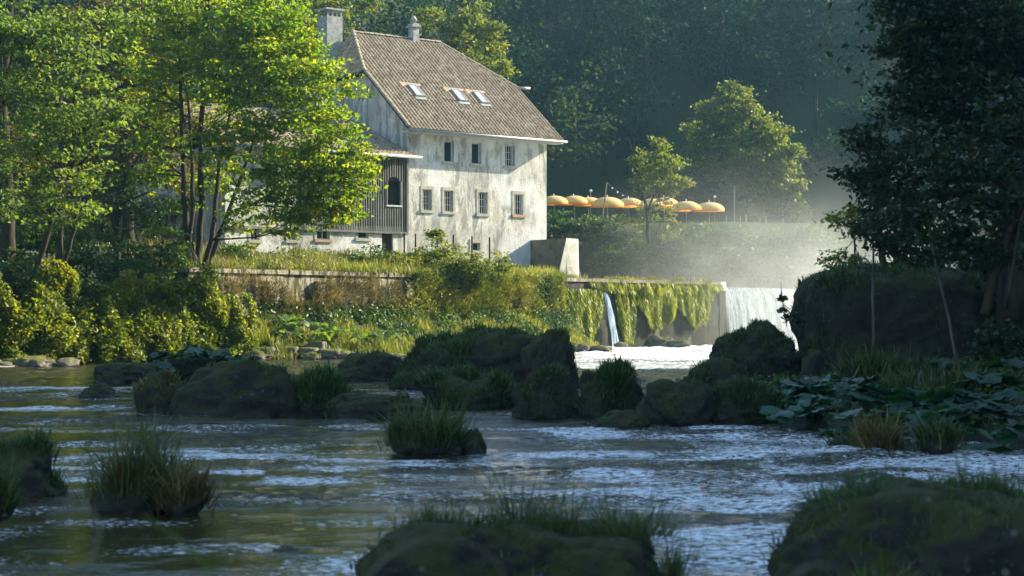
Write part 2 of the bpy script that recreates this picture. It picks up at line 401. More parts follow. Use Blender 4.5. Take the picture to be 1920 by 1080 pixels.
V = np.stack([X, Y, Z], -1).reshape(-1, 3); nx = len(xs); ny = len(ys)
ii = (np.arange(ny - 1)[:, None] * nx + np.arange(nx - 1)[None]).ravel()
go = link('ground', np_mesh('ground', V, np.stack([ii, ii + 1, ii + nx + 1, ii + nx], 1), smooth=True), M['soil']); tag(go, kind='structure')
def gz(x, y): return float(ground(np.array([x]), np.array([y]))[0])

# ------------------------------------------------------------------ river water
ys = 4 * (1.0046 ** np.arange(0, 760)); ys = ys[ys < 122]; xs = np.linspace(-1, 1, 420)
Yw = np.repeat(ys[:, None], len(xs), 1); Xw = xs[None] * (6 + Yw * .36) + 1
foam_glint = np.zeros_like(Xw)  # white mask: foam of the rapids plus sky glints painted on ripples
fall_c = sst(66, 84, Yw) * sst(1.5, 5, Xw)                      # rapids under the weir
foam_glint += fall_c * (.85 + .25 * sst(98, 106, Yw)) * (1 - .5 * sst(.5, .7, vnoise(Xw * .4, Yw * .3, 35)) * (Yw < 93))
foam_glint += (.30 + .24 * vnoise(Xw * .9, Yw * 1.5, 31)) * sst(.10, .5, vnoise(Xw * .5, Yw * .9, 34)) * sst(14, 8, np.abs(Yw - 19)) * sst(-.6, 1.6, Xw - (24 - Yw) * .03) + .5 * sst(.5, .7, vnoise(Xw * .8, Yw * 1.7, 33)) * sst(4, 1, np.abs(Yw - 22.5)) * sst(5, 2, np.abs(Xw + 2.5))  # sky glints painted white on the right foreground and centre ripples
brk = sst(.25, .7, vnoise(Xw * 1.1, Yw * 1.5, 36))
foam_glint += .34 * sst(.45, .75, vnoise(Xw * .8, Yw * 1.1, 38)) * sst(9, 12, Yw) * sst(56, 46, Yw)  # scattered patches of painted glints over the near water
foam_glint += .5 * brk * np.exp(-((Yw - 36.5 - .05 * (Xw + 8)) / .5) ** 2) * (Xw < -4) + .45 * brk * np.exp(-((Yw - 47) / .7) ** 2) * (Xw < -8)  # broken streaks of painted glints on the left
foam_glint += .45 * brk * np.exp(-((Yw - 14.0 - .2 * (Xw + 1)) / .6) ** 2) * (Xw < 1)  # painted glint streak in the near water
foam_glint = np.where(Yw < 57, np.minimum(foam_glint, .50 + .06 * vnoise(Xw * 2, Yw * 3, 39)), foam_glint)
foam_glint = np.maximum(foam_glint, .50 * sst(56, 62, Yw) * sst(0, 3, Xw) * sst(.2, .5, vnoise(Xw * .5, Yw * .5, 40)))  # painted sparkle on the pool before the rapids
rip = np.clip(sst(-1.5, 3.0, Xw - (24 - Yw) * .08) * .75 + .9 * sst(.48, .68, vnoise(Xw * .25 + 5, Yw * .9, 37)), 0, 1) * (Yw < 60) + (Yw >= 60) * .8
wv = (fbm(Xw * 1.3, Yw * 2.4, 41, 4) * (.05 + .13 * rip) + fbm(Xw * .25, Yw * .45, 45, 2) * .08) * (1 + 1.8 * fall_c)
V = np.stack([Xw, Yw, wv], -1).reshape(-1, 3); nx = len(xs); ny = len(ys)
ii = (np.arange(ny - 1)[:, None] * nx + np.arange(nx - 1)[None]).ravel()
wme = np_mesh('river', V, np.stack([ii, ii + 1, ii + nx + 1, ii + nx], 1), np.clip(foam_glint, 0, 1).ravel(), smooth=True)
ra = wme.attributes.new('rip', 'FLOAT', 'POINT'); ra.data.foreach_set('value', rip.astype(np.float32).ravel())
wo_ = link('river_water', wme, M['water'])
tag(wo_, kind='structure')
mb = MB(); mb.add([(4.6, 98, 3.72), (60, 140, 3.72), (60, 146, 3.72), (4.6, 146, 3.72)], [(0, 1, 2, 3)]); 
mb = MB()
pA = WA + WD * 27 - WN * .3; pB = WA + WD * 60 - WN * .3
mb.add([(4.2, pA[1] + 1.5, 3.72), (pB[0], pB[1], 3.72), (pB[0], 133, 3.72), (4.2, 133, 3.72)], [(0, 1, 2, 3)])
tag(mb.build('upper_river_water', M['water']), kind='structure')

# ------------------------------------------------------------------ farmhouse
C0 = Vector((-6.1, 100, 0)); HD = Vector((.79, .613, 0)).normalized(); HB = Vector((-HD.y, HD.x, 0))
def H(u, v, z): return C0 + HD * u + HB * v + Vector((0, 0, z))
def fac(px, py, v=0.0):
    p = hit(px, py, C0 + HB * v, HB); return (p - C0).dot(HD), p.z
EAVE = 12.85; RIDGE = 19.6; SL = (RIDGE - EAVE) / 8.3
farm = empty('farmhouse', H(5, 4, 4.0))
tag(farm, 'old white plastered farmhouse with steep brown tiled roof and three skylights above the river', 'house')
def wall_cells(mb, u0, u1, z0, z1, ops, v0, v1, T):
    us = sorted({u0, u1, *[o[0] for o in ops], *[o[1] for o in ops]}); zs = sorted({z0, z1, *[o[2] for o in ops], *[o[3] for o in ops]})
    for a, b in zip(us, us[1:]):
        for c, d in zip(zs, zs[1:]):
            um = (a + b) / 2; zm = (c + d) / 2
            if any(o[0] < um < o[1] and o[2] < zm < o[3] for o in ops): continue
            mb.box((a, v0, c), (b, v1, d), T)
low = []; up = []
for px, a, b in ((800.8, 354.7, 394.5), (841, 357, 397), (905.5, 360, 401), (972.3, 364, 403)):
    u0, z1 = fac(px - 8.5, a); u1, z0 = fac(px + 8.5, b); low.append((u0, u1, z0, z1))
for px, a, b in ((841.5, 264, 304), (893, 267.5, 308), (956, 272, 312)):
    u0, z1 = fac(px - 8.5, a); u1, z0 = fac(px + 8.5, b); up.append((u0, u1, z0, z1))
u0, z1 = fac(884, 455); u1, z0 = fac(900, 470); base_op = (u0, u1, z0, z1)
LW = 10.45
mb = MB(); wall_cells(mb, 0, LW, 3.6, EAVE + .45, low + up + [base_op], 0, .5, H)
mb.build('front_wall', M['plaster'], farm)
# gable walls (pentagon cut by the half hip) and back wall
def gable(name, u0, u1, hv0, hv1):
    zt = EAVE + SL * (hv0 + .8)
    prof = [(.5, 3.6), (14.5, 3.6), (14.5, EAVE + SL * 1.3 - .1), (hv1 - 0, zt - .15), (hv0, zt - .15), (.5, EAVE + SL * 1.3 - .1)]
    mb = MB(); n = len(prof); vs = [H(u, v, z) for u in (u0, u1) for v, z in prof]
    mb.add(vs, [tuple(range(n)), tuple(range(n, 2 * n))[::-1]] + [(i, (i + 1) % n, n + (i + 1) % n, n + i) for i in range(n)])
    mb.build(name, M['plaster'], farm)
gable('gable_wall', .003, .5, 3.9, 11.1); gable('gable_wall', LW - .5, LW - .003, 3.6, 11.4)
mb = MB(); mb.box((0, 14.5, 3.6), (LW, 15, EAVE + .4), H); mb.build('back_wall', M['plaster'], farm)
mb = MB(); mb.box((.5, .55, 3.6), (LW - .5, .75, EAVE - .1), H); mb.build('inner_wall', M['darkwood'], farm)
def window(op, parent, bars=3, kind='bar', v=.17, surround=True, T=H, sill=M['stonetrim'], cross=True):
    u0, u1, z0, z1 = op
    mb = MB(); w = .055
    mb.box((u0, v, z0), (u0 + w, v + .06, z1), T); mb.box((u1 - w, v, z0), (u1, v + .06, z1), T)
    mb.box((u0 + w, v, z0), (u1 - w, v + .06, z0 + w), T); mb.box((u0 + w, v, z1 - w), (u1 - w, v + .06, z1), T)
    fr = mb.build('window', M['frame'], parent)
    g = MB(); g.box((u0 + w, v + .035, z0 + w), (u1 - w, v + .05, z1 - w), T); g.build('pane', M['glass'], fr)
    for i in range(bars):
        uu = u0 + (u1 - u0) * (i + 1) / (bars + 1)
        b = MB(); b.box((uu - .02, v - .06, z0 + .002), (uu + .02, v - .03, z1 - .002), T); b.build('bar', M['frame'], fr)
    if cross:
        for k in (1 / 3, 2 / 3):
            zz = z0 + (z1 - z0) * k; b = MB(); b.box((u0 + w, v - .02, zz - .015), (u1 - w, v + .03, zz + .015), T); b.build('glazing_bar', M['frame'], fr)
    b = MB(); b.box((u0 - .16, -.07, z0 - .17), (u1 + .16, .12, z0 - .003), T); b.build('sill', sill, fr)
    if surround:
        b = MB(); t = .15
        b.box((u0 - t, -.025, z0), (u0 - .002, .1, z1), T); b.box((u1 + .002, -.025, z0), (u1 + t, .1, z1), T); b.box((u0 - t, -.03, z1 + .002), (u1 + t, .1, z1 + .2), T)
        b.build('surround', M['stonetrim'], fr)
    return fr
for i, o in enumerate(low): window(o, farm, 3, sill=M['orange_sill'] if i == 3 else M['stonetrim'])
for i, o in enumerate(up): window(o, farm, 3 if i == 2 else 0, surround=False, cross=(i == 2))
for i, o in enumerate(up):     # pale inner shutters folded against the reveal
    b = MB(); b.box((o[1] + .02, -.05, o[2]), (o[1] + .30, -.012, o[3]), H); b.build('shutter', M['frame'], farm)
    if i == 2: b = MB(); b.box((o[0] - .34, -.05, o[2]), (o[0] - .05, -.012, o[3]), H); b.build('shutter', M['frame'], farm)
window(base_op, farm, 0, surround=True, cross=False)
# roof: slab, tiles, caps
def roof_z(v): return EAVE + SL * (v + .8) if v < 7.5 else EAVE + SL * (15.8 - v)
hl, hr = 3.9, 3.6
def uL(v): return -.5 if v < hl else -.5 + 1.5 * (v - hl) / (7.5 - hl)
def uR(v): return 11.2 if v < hr else 11.2 - 3.63 * (v - hr) / (7.5 - hr)
mb = MB()
outl = [(-.5, -.8), (11.2, -.8), (11.2, hr), (7.57, 7.5), (1.0, 7.5), (-.5, hl)]
def slab(pts, th=.14):
    n = len(pts); vs = [H(u, v, z) for u, v, z in pts] + [H(u, v, z - th) for u, v, z in pts]
    mb.add(vs, [tuple(range(n)), tuple(range(n, 2 * n))[::-1]] + [(i, (i + 1) % n, n + (i + 1) % n, n + i) for i in range(n)])
slab([(u, v, roof_z(v)) for u, v in outl])
slab([(u, 15.0 - v, roof_z(v)) for u, v in outl])
slab([(-.5, hl, roof_z(hl)), (1, 7.5, RIDGE), (-.5, 15 - hl, roof_z(hl))])
slab([(11.2, hr, roof_z(hr)), (7.57, 7.5, RIDGE), (11.2, 15 - hr, roof_z(hr))])
roof = mb.build('roof', M['darkwood'], farm)
def tiles(name, O, A, B, wa, lb, inside, parent, ta=.27, tb=.33):
    """interlocking roll tiles laid in rows: O origin, A along, B up the slope"""
    N = A.cross(B).normalized()
    if N.z < 0: N = -N
    vs = []; fs = []; var = []
    prof = [(0, .015), (.38, .012), (.52, .055), (.72, .075), (.90, .05), (1.0, .018)]
    for j in range(int(lb / tb) + 1):
        for i in range(int(wa / ta) + 1):
            a = i * ta; b = j * tb
            if not inside(a + ta / 2, b + tb / 2): continue
            n0 = len(vs); dz = random.uniform(0, .016) + (.03 if random.random() < .03 else 0); b += random.uniform(-.015, .015) - (.06 if random.random() < .012 else 0)
            for bb, hh in ((b - .03, .045 + dz), (b + tb + .02, .01)):
                for k, (pa, ph) in enumerate(prof): vs.append(O + A * (a + pa * ta) + B * bb + N * (ph + hh))
            for k, (pa, ph) in enumerate((prof[0], prof[3], prof[5])): vs.append(O + A * (a + pa * ta) + B * (b - .03) + N * .0)
            for k in range(5): fs.append((n0 + k, n0 + k + 1, n0 + 7 + k, n0 + 6 + k))
            fs.append((n0, n0 + 12, n0 + 13, n0 + 3)); fs.append((n0 + 13, n0 + 14, n0 + 5, n0 + 3))
            var += [min(1, max(0, random.gauss(.5, .25)))] * 15
    me = np_mesh(name, np.array([tuple(v) for v in vs]), np.array(fs), np.array(var))
    o = link(name, me, M['tile'], parent); o['kind'] = 'stuff'; return o
Bv = (HB * 8.3 + Vector((0, 0, RIDGE - EAVE))).normalized(); sl_len = math.hypot(8.3, RIDGE - EAVE); cs = 8.3 / sl_len
def in_front(a, b):
    v = -.8 + b * cs; u = -.5 + a; return v < 7.5 and uL(v) - .02 < u < uR(v) + .02
tiles('tiles', H(-.5, -.8, EAVE + .004), HD, Bv, 11.7, sl_len, in_front, roof)
LO = H(-.5, hl, roof_z(hl)); Bl = (H(1, 7.5, RIDGE) - H(-.5, 7.5, roof_z(hl))).normalized(); ll = (H(1, 7.5, RIDGE) - H(-.5, 7.5, roof_z(hl))).length
wl = 15 - 2 * hl
tiles('tiles', LO + Vector((0, 0, .004)), HB, Bl, wl, ll, lambda a, b: abs(a - wl / 2) < wl / 2 * (1 - b / ll), roof)
cap = MB(); n = 5
for x in (0, .42):
    r = .13 if x == 0 else .105
    for k in range(n + 1):
        t = math.pi * k / n; cap.v.append((x, math.cos(t) * r, math.sin(t) * r * .85))
cap.f = [(k, k + 1, n + 2 + k, n + 1 + k) for k in range(n)] + [tuple(range(n + 1))]
capm = cap.mesh('ridge_tile'); capm.materials.append(simple('ridge_tile_clay', (.27, .22, .15), (.42, .35, .24), 5, .9, .3))
def caps(p, q):
    L = (q - p).length; k = int(L / .39); d = (q - p).normalized(); rot = d.to_track_quat('X', 'Z')
    for i in range(k + 1):
        o = bpy.data.objects.new('ridge_tile', capm); COL.objects.link(o); o.parent = roof
        o.location = p + d * (i * .39) - wloc(roof) + Vector((0, 0, .05 + random.uniform(-.01, .012))); o.rotation_mode = 'QUATERNION'; o.rotation_quaternion = rot
caps(H(1, 7.5, RIDGE), H(7.57, 7.5, RIDGE)); caps(H(-.5, hl, roof_z(hl)), H(1, 7.5, RIDGE)); caps(H(11.2, hr, roof_z(hr)), H(7.57, 7.5, RIDGE)); 
caps(H(-.47, -.8, EAVE + .04), H(-.47, hl, roof_z(hl))); 
mb = MB(); mb.tube([H(11.0, hr - .1, roof_z(hr) + .12), H(11.8, hr - .2, roof_z(hr) + .14)], .09, 8); mb.build('hip_end_pipe', M['metal'], roof, True)
mb = MB(); mb.box((-.5, -.72, EAVE - .22), (11.2, .0, EAVE - .15), H); mb.build('soffit', M['frame'], farm)
mb = MB(); mb.tube([H(-.55, -.9, EAVE - .1), H(11.35, -.9, EAVE - .1)], .075, 8); mb.build('gutter', M['metal'], farm, True)
mb = MB(); mb.tube([H(-.3, -.85, EAVE - .2), H(-.2, -.5, EAVE - .5), H(.12, -.12, EAVE - .75)], .06, 8); mb.build('downpipe', M['metal'], farm, True)
# skylights
RN = HD.cross(Bv).normalized(); RN = RN if RN.z > 0 else -RN
RP = H(0, -.8, EAVE)
for px, py in ((778, 174), (859, 183), (899.5, 187)):
    p = hit(px, py, RP, RN); L = lambda a, b, c: p + HD * a + Bv * b + RN * c
    sk = empty('skylight', p); sk.parent = farm; sk.location = p - wloc(farm)
    mb = MB(); w, h = .30, .62
    for a, b in (((-w, -h, .02), (-w + .08, h, .24)), ((w - .08, -h, .02), (w, h, .24)), ((-w + .08, -h, .02), (w - .08, -h + .08, .24)), ((-w + .08, h - .08, .02), (w - .08, h, .24))): mb.box(a, b, L)
    mb.build('frame', M['metal'], sk)
    g = MB(); g.box((-w + .08, -h + .08, .14), (w - .08, h - .08, .21), L); g.build('pane', M['skyglass'], sk)
    g = MB(); g.box((-w - .1, -h - .28, .10), (w + .1, -h - .01, .13), L); g.build('flashing', M['metal'], sk)
    g = MB(); g.box((-w - .42, h - .2, .10), (-w - .02, h + .32, .125), L); g.box((-w, h + .03, .10), (w + .5, h + .30, .125), L); g.box((-w - .3, -h + .1, .10), (-w - .02, h - .25, .12), L)
    g.build('new_tiles', M['newtile'], sk)
# chimneys
def chimney(px, ytop, ybot, wpx, v, dv, kind):
    p = hit(px, ybot, C0 + HB * v, HB); u = (p - C0).dot(HD); d = p.y; hw = wpx * d / F / 2
    zt = CH + (HZ - ytop) * d / F; ch = empty('chimney', H(u, v, p.z - 1.0)); ch.parent = farm; ch.location = H(u, v, p.z - 1.0) - wloc(farm)
    mb = MB(); mb.box((u - hw, v - dv, p.z - 1.2), (u + hw, v + dv, zt - .5), H); mb.build('stack', M['chimney'], ch)
    if kind == 0:
        mb = MB(); 
        for i in range(4):
            for s in (-1, 1): uu = u - hw + .09 + i * (2 * hw - .18) / 3; mb.box((uu - .05, v + s * (dv - .06) - .05, zt - .5), (uu + .05, v + s * (dv - .06) + .05, zt - .12), H)
        mb.build('vent_posts', M['chimney'], ch)
        mb = MB(); mb.box((u - hw - .12, v - dv - .12, zt - .12), (u + hw + .12, v + dv + .12, zt), H); mb.build('cap', M['chimney'], ch)
    else:
        mb = MB(); mb.box((u - hw - .1, v - dv - .1, zt - .75), (u + hw + .1, v + dv + .1, zt - .62), H); mb.build('ledge', M['chimney'], ch)
        mb = MB(); mb.tube([H(u, v, zt - .62), H(u, v, zt - .3), H(u, v, zt - .28), H(u, v, zt)], [.2, .16, .24, .10], 8); mb.build('pot', M['chimney'], ch, True)
chimney(619, 18, 78, 34, 8.6, .55, 0); chimney(775.5, 30, 76, 13, 7.5, .3, 1)

# ------------------------------------------------------------------ timber wing (annex) left of the farmhouse
wing = empty('timber_wing', H(-4, 3, 4.0))
tag(wing, 'low timber clad wing with vertical boards and arched opening, joined to the farmhouse left side', 'building')
WZ0 = 6.85; WE = 11.25; UL = -12.0
wops = []
for x0, x1, y0, y1 in ((671, 691, 432, 447), (716, 737, 434, 478), (594, 618, 420, 449), (540, 556, 425, 450), (470, 486, 425, 450)):
    a, z1 = fac(x0, y0); b, z0 = fac(x1, y1); wops.append((a, b, z0, z1))
mb = MB(); wall_cells(mb, UL, -.02, 3.6, WZ0 - .003, wops, 0, .4, H); mb.build('stone_wall', M['plaster'], wing)
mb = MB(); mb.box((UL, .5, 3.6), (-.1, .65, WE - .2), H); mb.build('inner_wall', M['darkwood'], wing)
window(wops[0], wing, 0, cross=False); 
for o, sl_ in ((wops[2], M['orange_sill']), (wops[3], M['stonetrim']), (wops[4], M['stonetrim'])): window(o, wing, 1, sill=sl_, cross=False)
o = wops[1]; mb = MB(); mb.box((o[0], .12, o[2]), (o[1], .18, o[3]), H); dr = mb.build('door', M['darkwood'], wing)
mb = MB(); mb.box((UL, 12, 3.6), (-.02, 12.4, WE), H); mb.build('back_wall', M['plaster'], wing)
mb = MB(); mb.box((UL, .4, 3.6), (UL + .4, 12, WE), H); mb.build('side_wall', M['plaster'], wing)
arches = []
for x0, x1, yt, yb_ in ((725.5, 750, 331, 386), (640, 664, 326, 382)):
    a, z1 = fac(x0, yt); b, z0 = fac(x1, yb_); arches.append((a, b, z0, z1))
mb = MB(); wall_cells(mb, UL, -7.6, WZ0, WE - .1, [], -.04, .05, H); mb.build('plaster_wall', M['plaster'], wing)
mb = MB(); wall_cells(mb, -7.6, -.02, WZ0, WE - .1, [(a, b, c, d - (b - a) * .3) for a, b, c, d in arches], .06, .16, H); mb.build('backing', M['darkwood'], wing)
slat_n = 0; u = -.10
while u > -7.55:
    segs = [(WZ0 - .02, WE - .05)]
    for a, b, z0, z1 in arches:
        if a - .02 < u < b + .02:
            m = (a + b) / 2; r = (b - a) / 2 + .02; t = math.sqrt(max(0, 1 - ((u - m) / r) ** 2)); zt = z1 - r * .9 + r * .9 * t
            segs = [(WZ0 - .02, z0), (zt, WE - .05)]
    for z0, z1 in segs:
        s = MB(); s.box((u - .035, -.045 - random.uniform(0, .02), z0), (u + .035, .05, z1), H); s.build('board', M['wood'], wing)
    u -= .165
for a, b, z0, z1 in arches:
    s = MB(); s.box((a - .08, -.10, z0 - .07), (b + .08, .05, z0 + .02), H); s.build('sill', M['frame'], wing)
    s = MB(); s.box((a - .06, -.085, z0 + .02), (a, .04, z1 - .25), H); s.box((b, -.085, z0 + .02), (b + .06, .04, z1 - .25), H); s.build('jamb', M['wood'], wing)
s = MB(); s.box((UL, -.12, WZ0 - .14), (-.03, .02, WZ0 - .025), H); s.build('floor_beam', M['wood'], wing)
s = MB(); s.box((-.16, -.12, WZ0), (-.03, .04, WE - .05), H); s.build('corner_post', M['wood'], wing)
RA = 3.4 / 8.3
mb = MB(); mb.v = []; 
def slab2(pts, th=.12):
    n = len(pts); vs = [H(*q) for q in pts] + [H(q[0], q[1], q[2] - th) for q in pts]
    mb.add(vs, [tuple(range(n)), tuple(range(n, 2 * n))[::-1]] + [(i, (i + 1) % n, n + (i + 1) % n, n + i) for i in range(n)])
slab2([(UL - .4, -.8, WE), (-.01, -.8, WE), (-.01, 6.5, WE + RA * 7.3), (UL - .4, 6.5, WE + RA * 7.3)])
slab2([(UL - .4, 13.8, WE), (-.01, 13.8, WE), (-.01, 6.5, WE + RA * 7.3), (UL - .4, 6.5, WE + RA * 7.3)])
wroof = mb.build('roof', M['darkwood'], wing)
B2 = (HB * 7.3 + Vector((0, 0, RA * 7.3))).normalized()
tiles('tiles', H(UL - .4, -.8, WE + .004), HD, B2, -UL + .12, math.hypot(7.3, RA * 7.3), lambda a, b: a < -UL + .3, wroof)
mb = MB(); mb.tube([H(UL - .5, -.9, WE - .09), H(.35, -.9, WE - .09)], .09, 8); mb.build('gutter', M['metal'], wing, True)

sh = empty('stone_shed', at(290, 440, 93)); tag(sh, 'low stone shed half hidden behind the maple stems', 'shed')
a = at(235, 400, 93); b = at(345, 400, 94)
mb = MB(); prism_pts = [a, b, b + Vector((-1.5, 3, 0)), a + Vector((-1.5, 3, 0))]
vs = [(q.x, q.y, z) for z in (3.8, a.z) for q in prism_pts]; mb.add(vs, [(0, 3, 2, 1), (4, 5, 6, 7), (0, 1, 5, 4), (1, 2, 6, 5), (2, 3, 7, 6), (3, 0, 4, 7)]); mb.build('wall', M['conc'], sh)
mb = MB(); e1 = Vector((-.2, -.3, 0)); e2 = Vector((.3, -.3, 0)); vs = []
for dz in (.01, .14):
    for q, hz_ in ((a + e1, 0), (b + e2, 0), (b + Vector((-1.6, 3.3, 0)), 1.2), (a + Vector((-1.8, 3.3, 0)), 1.2)): vs.append((q.x, q.y, a.z + dz + hz_))
mb.add(vs, [(0, 3, 2, 1), (4, 5, 6, 7), (0, 1, 5, 4), (1, 2, 6, 5), (2, 3, 7, 6), (3, 0, 4, 7)]); mb.build('roof', M['stone'], sh)

# ------------------------------------------------------------------ river wall, coping, end post, wing wall
def Wp(t, s, z): return Vector((WA[0] + WD[0] * t + WN[0] * s, WA[1] + WD[1] * t + WN[1] * s, z))
rw = empty('river_wall', Wp(20, 0, -.8)); tag(rw, 'long stained retaining wall along the river below the farmhouse, moss and grass on its top', 'wall')
mb = MB()
tt = np.arange(-1.5, 42.4, 1.0)
for i, t0 in enumerate(tt[:-1]):
    pass
N1, N2 = 120, 14; g = []
for i in range(N1 + 1):
    t = -1.5 + 43.7 * i / N1
    for j in range(N2 + 1):
        z = -1.2 + 5.1 * j / N2; w = mn.fractal(Vector((t * .5, z * .8, 3)), 1, 2, 4) * .10 + .05 * (1 - z / 4)
        g.append(Wp(t, w if j < N2 else 0.0, z))
fs = [(i * (N2 + 1) + j, (i + 1) * (N2 + 1) + j, (i + 1) * (N2 + 1) + j + 1, i * (N2 + 1) + j + 1) for i in range(N1) for j in range(N2)]
nb = len(g); g += [Wp(-1.5, -.6, -1.2), Wp(42.2, -.6, -1.2), Wp(42.2, -.6, 3.9), Wp(-1.5, -.6, 3.9)]
fs += [(nb, nb + 3, nb + 2, nb + 1), (N2, N1 * (N2 + 1) + N2, nb + 2, nb + 3), (N1 * (N2 + 1), nb + 1, nb + 2, N1 * (N2 + 1) + N2), (0, N2, nb + 3, nb)]
SPL = 68; fa = [f for k, f in enumerate(fs) if k < SPL * N2]; fb = [f for k, f in enumerate(fs) if k >= SPL * N2]
mb.add(g, fa); mb.build('wall_face', M['conc'], rw); mb = MB(); mb.add(g, fb); mb.build('wall_face', M['wet_shade_wall'], rw)
t = -1.5
while t < 42:
    L = random.uniform(1.1, 1.7); e = min(t + L, 42.2); s = MB(); dz = random.uniform(-.012, .012); ds = random.uniform(0, .05)
    s.box((t + .012, -.62, 3.905), (e - .012, .09 + ds, 4.10 + dz), Wp); s.build('coping_stone', M['conc' if t < 26 else 'stone'], rw); t = e
# an old pier and recess in the wall
for t0 in (6.2, 12.5):
    s = MB(); s.box((t0, .05, -.5), (t0 + .55, .32, 3.6), Wp); s.build('pier', M['conc'], rw)
for i in range(26):   # ragged footing stones
    t0 = random.uniform(27, 41); s = MB(); w = random.uniform(.3, .7)
post = MB(); post.box((42.25, -.55, -1.2), (42.95, .08, 3.55), Wp); post.build('wall_end', M['wet_shade_wall'], rw); post = MB(); post.box((42.25, -.6, 3.553), (42.9, .15, 4.12), Wp); po = post.build('weir_post', M['conc2'], rw)

ww = empty('wing_wall', (2.5, 105, 3.5)); tag(ww, 'shaded concrete wall with its sunlit patch built as a pale triangle beside the farmhouse', 'wall')
a = at(948, 453, 107.5); b = at(1062, 447, 103); c = at(1079, 447, 103.8)
def prism(mb, foot, z0s, z1s):
    n = len(foot); vs = [(p[0], p[1], z) for p, z in zip(foot, z0s)] + [(p[0], p[1], z) for p, z in zip(foot, z1s)]
    mb.add(vs, [tuple(range(n))[::-1], tuple(range(n, 2 * n))] + [(i, (i + 1) % n, n + (i + 1) % n, n + i) for i in range(n)])
mb = MB(); bk = Vector((.25, .45, 0)); prism(mb, [a, b, b + bk, a + bk], [3.4] * 4, [a.z, b.z, b.z, a.z]); mb.build('wall_face', M['stone'], ww)
mb = MB(); lo = at(1040, 510, 102.2)
vs = [Vector((b.x + .004, b.y - .02, b.z + .02)), Vector((c.x, c.y, b.z + .02)), Vector((c.x + .05, c.y, 3.4)), Vector((lo.x, lo.y, 3.4))]
vs2 = [v + Vector((.2, .5, 0)) for v in vs]
mb.add(vs + vs2, [(0, 1, 2, 3), (7, 6, 5, 4), (0, 4, 5, 1), (1, 5, 6, 2), (2, 6, 7, 3), (3, 7, 4, 0)]); mb.build('sunlit_patch', M['conc2'], ww)  # sunlit part of the wall, put in as a pale triangular piece

# weir and the falling water
we = empty('weir', Wp(50, -.5, 0)); tag(we, 'stone weir crossing the river at the end of the retaining wall', 'weir')
mb = MB(); mb.box((43.0, -2.2, -1.2), (66, -.35, 3.62), Wp); mb.build('weir_body', M['stone'], we)
vs = []; va = []; N1, N2 = 150, 16
for i in range(N1 + 1):
    t = 43.0 + 23 * i / N1; wb = .10 * math.sin(t * 5.1) + .07 * math.sin(t * 12.7 + 1) + .05 * math.sin(t * 29)
    for j in range(N2 + 1):
        k = j / N2; zz = 3.80 - 3.75 * max(0, k - .12) / .88 if k > .12 else 3.80 ; s = -1.6 + (k / .12) * 1.3 if k < .12 else -.30 + .75 * ((k - .12) / .88) ** .6
        vs.append(tuple(Wp(t, s + wb * k, zz)))
fs = [(i * (N2 + 1) + j, (i + 1) * (N2 + 1) + j, (i + 1) * (N2 + 1) + j + 1, i * (N2 + 1) + j + 1) for i in range(N1) for j in range(N2)]
wf = link('waterfall', np_mesh('waterfall', np.array(vs), np.array(fs), smooth=True), M['fall']); tag(wf, kind='structure')
# small spout of water falling over the wall
tp = None
for k in range(400):
    q = Wp(20 + k * .05, 0, 0)
    if q.x / q.y * F + 960 > 1128: tp = 20 + k * .05; break
vs = []; N1, N2 = 14, 22
for i in range(N1 + 1):
    for j in range(N2 + 1):
        k = j / N2; wd = .10 + .34 * k ** 1.2; z = 3.3 - 3.3 * k; x = (i / N1 - .5) * 2
        vs.append(tuple(Wp(tp + .55 * k ** .7 + x * wd, .16 + .5 * math.sqrt(k) + .09 * math.sin(x * 9 + k * 4) , z)))
fs = [(i * (N2 + 1) + j, (i + 1) * (N2 + 1) + j, (i + 1) * (N2 + 1) + j + 1, i * (N2 + 1) + j + 1) for i in range(N1) for j in range(N2)]
wf = link('water_spout', np_mesh('water_spout', np.array(vs), np.array(fs), smooth=True), M['spout']); tag(wf, kind='structure')

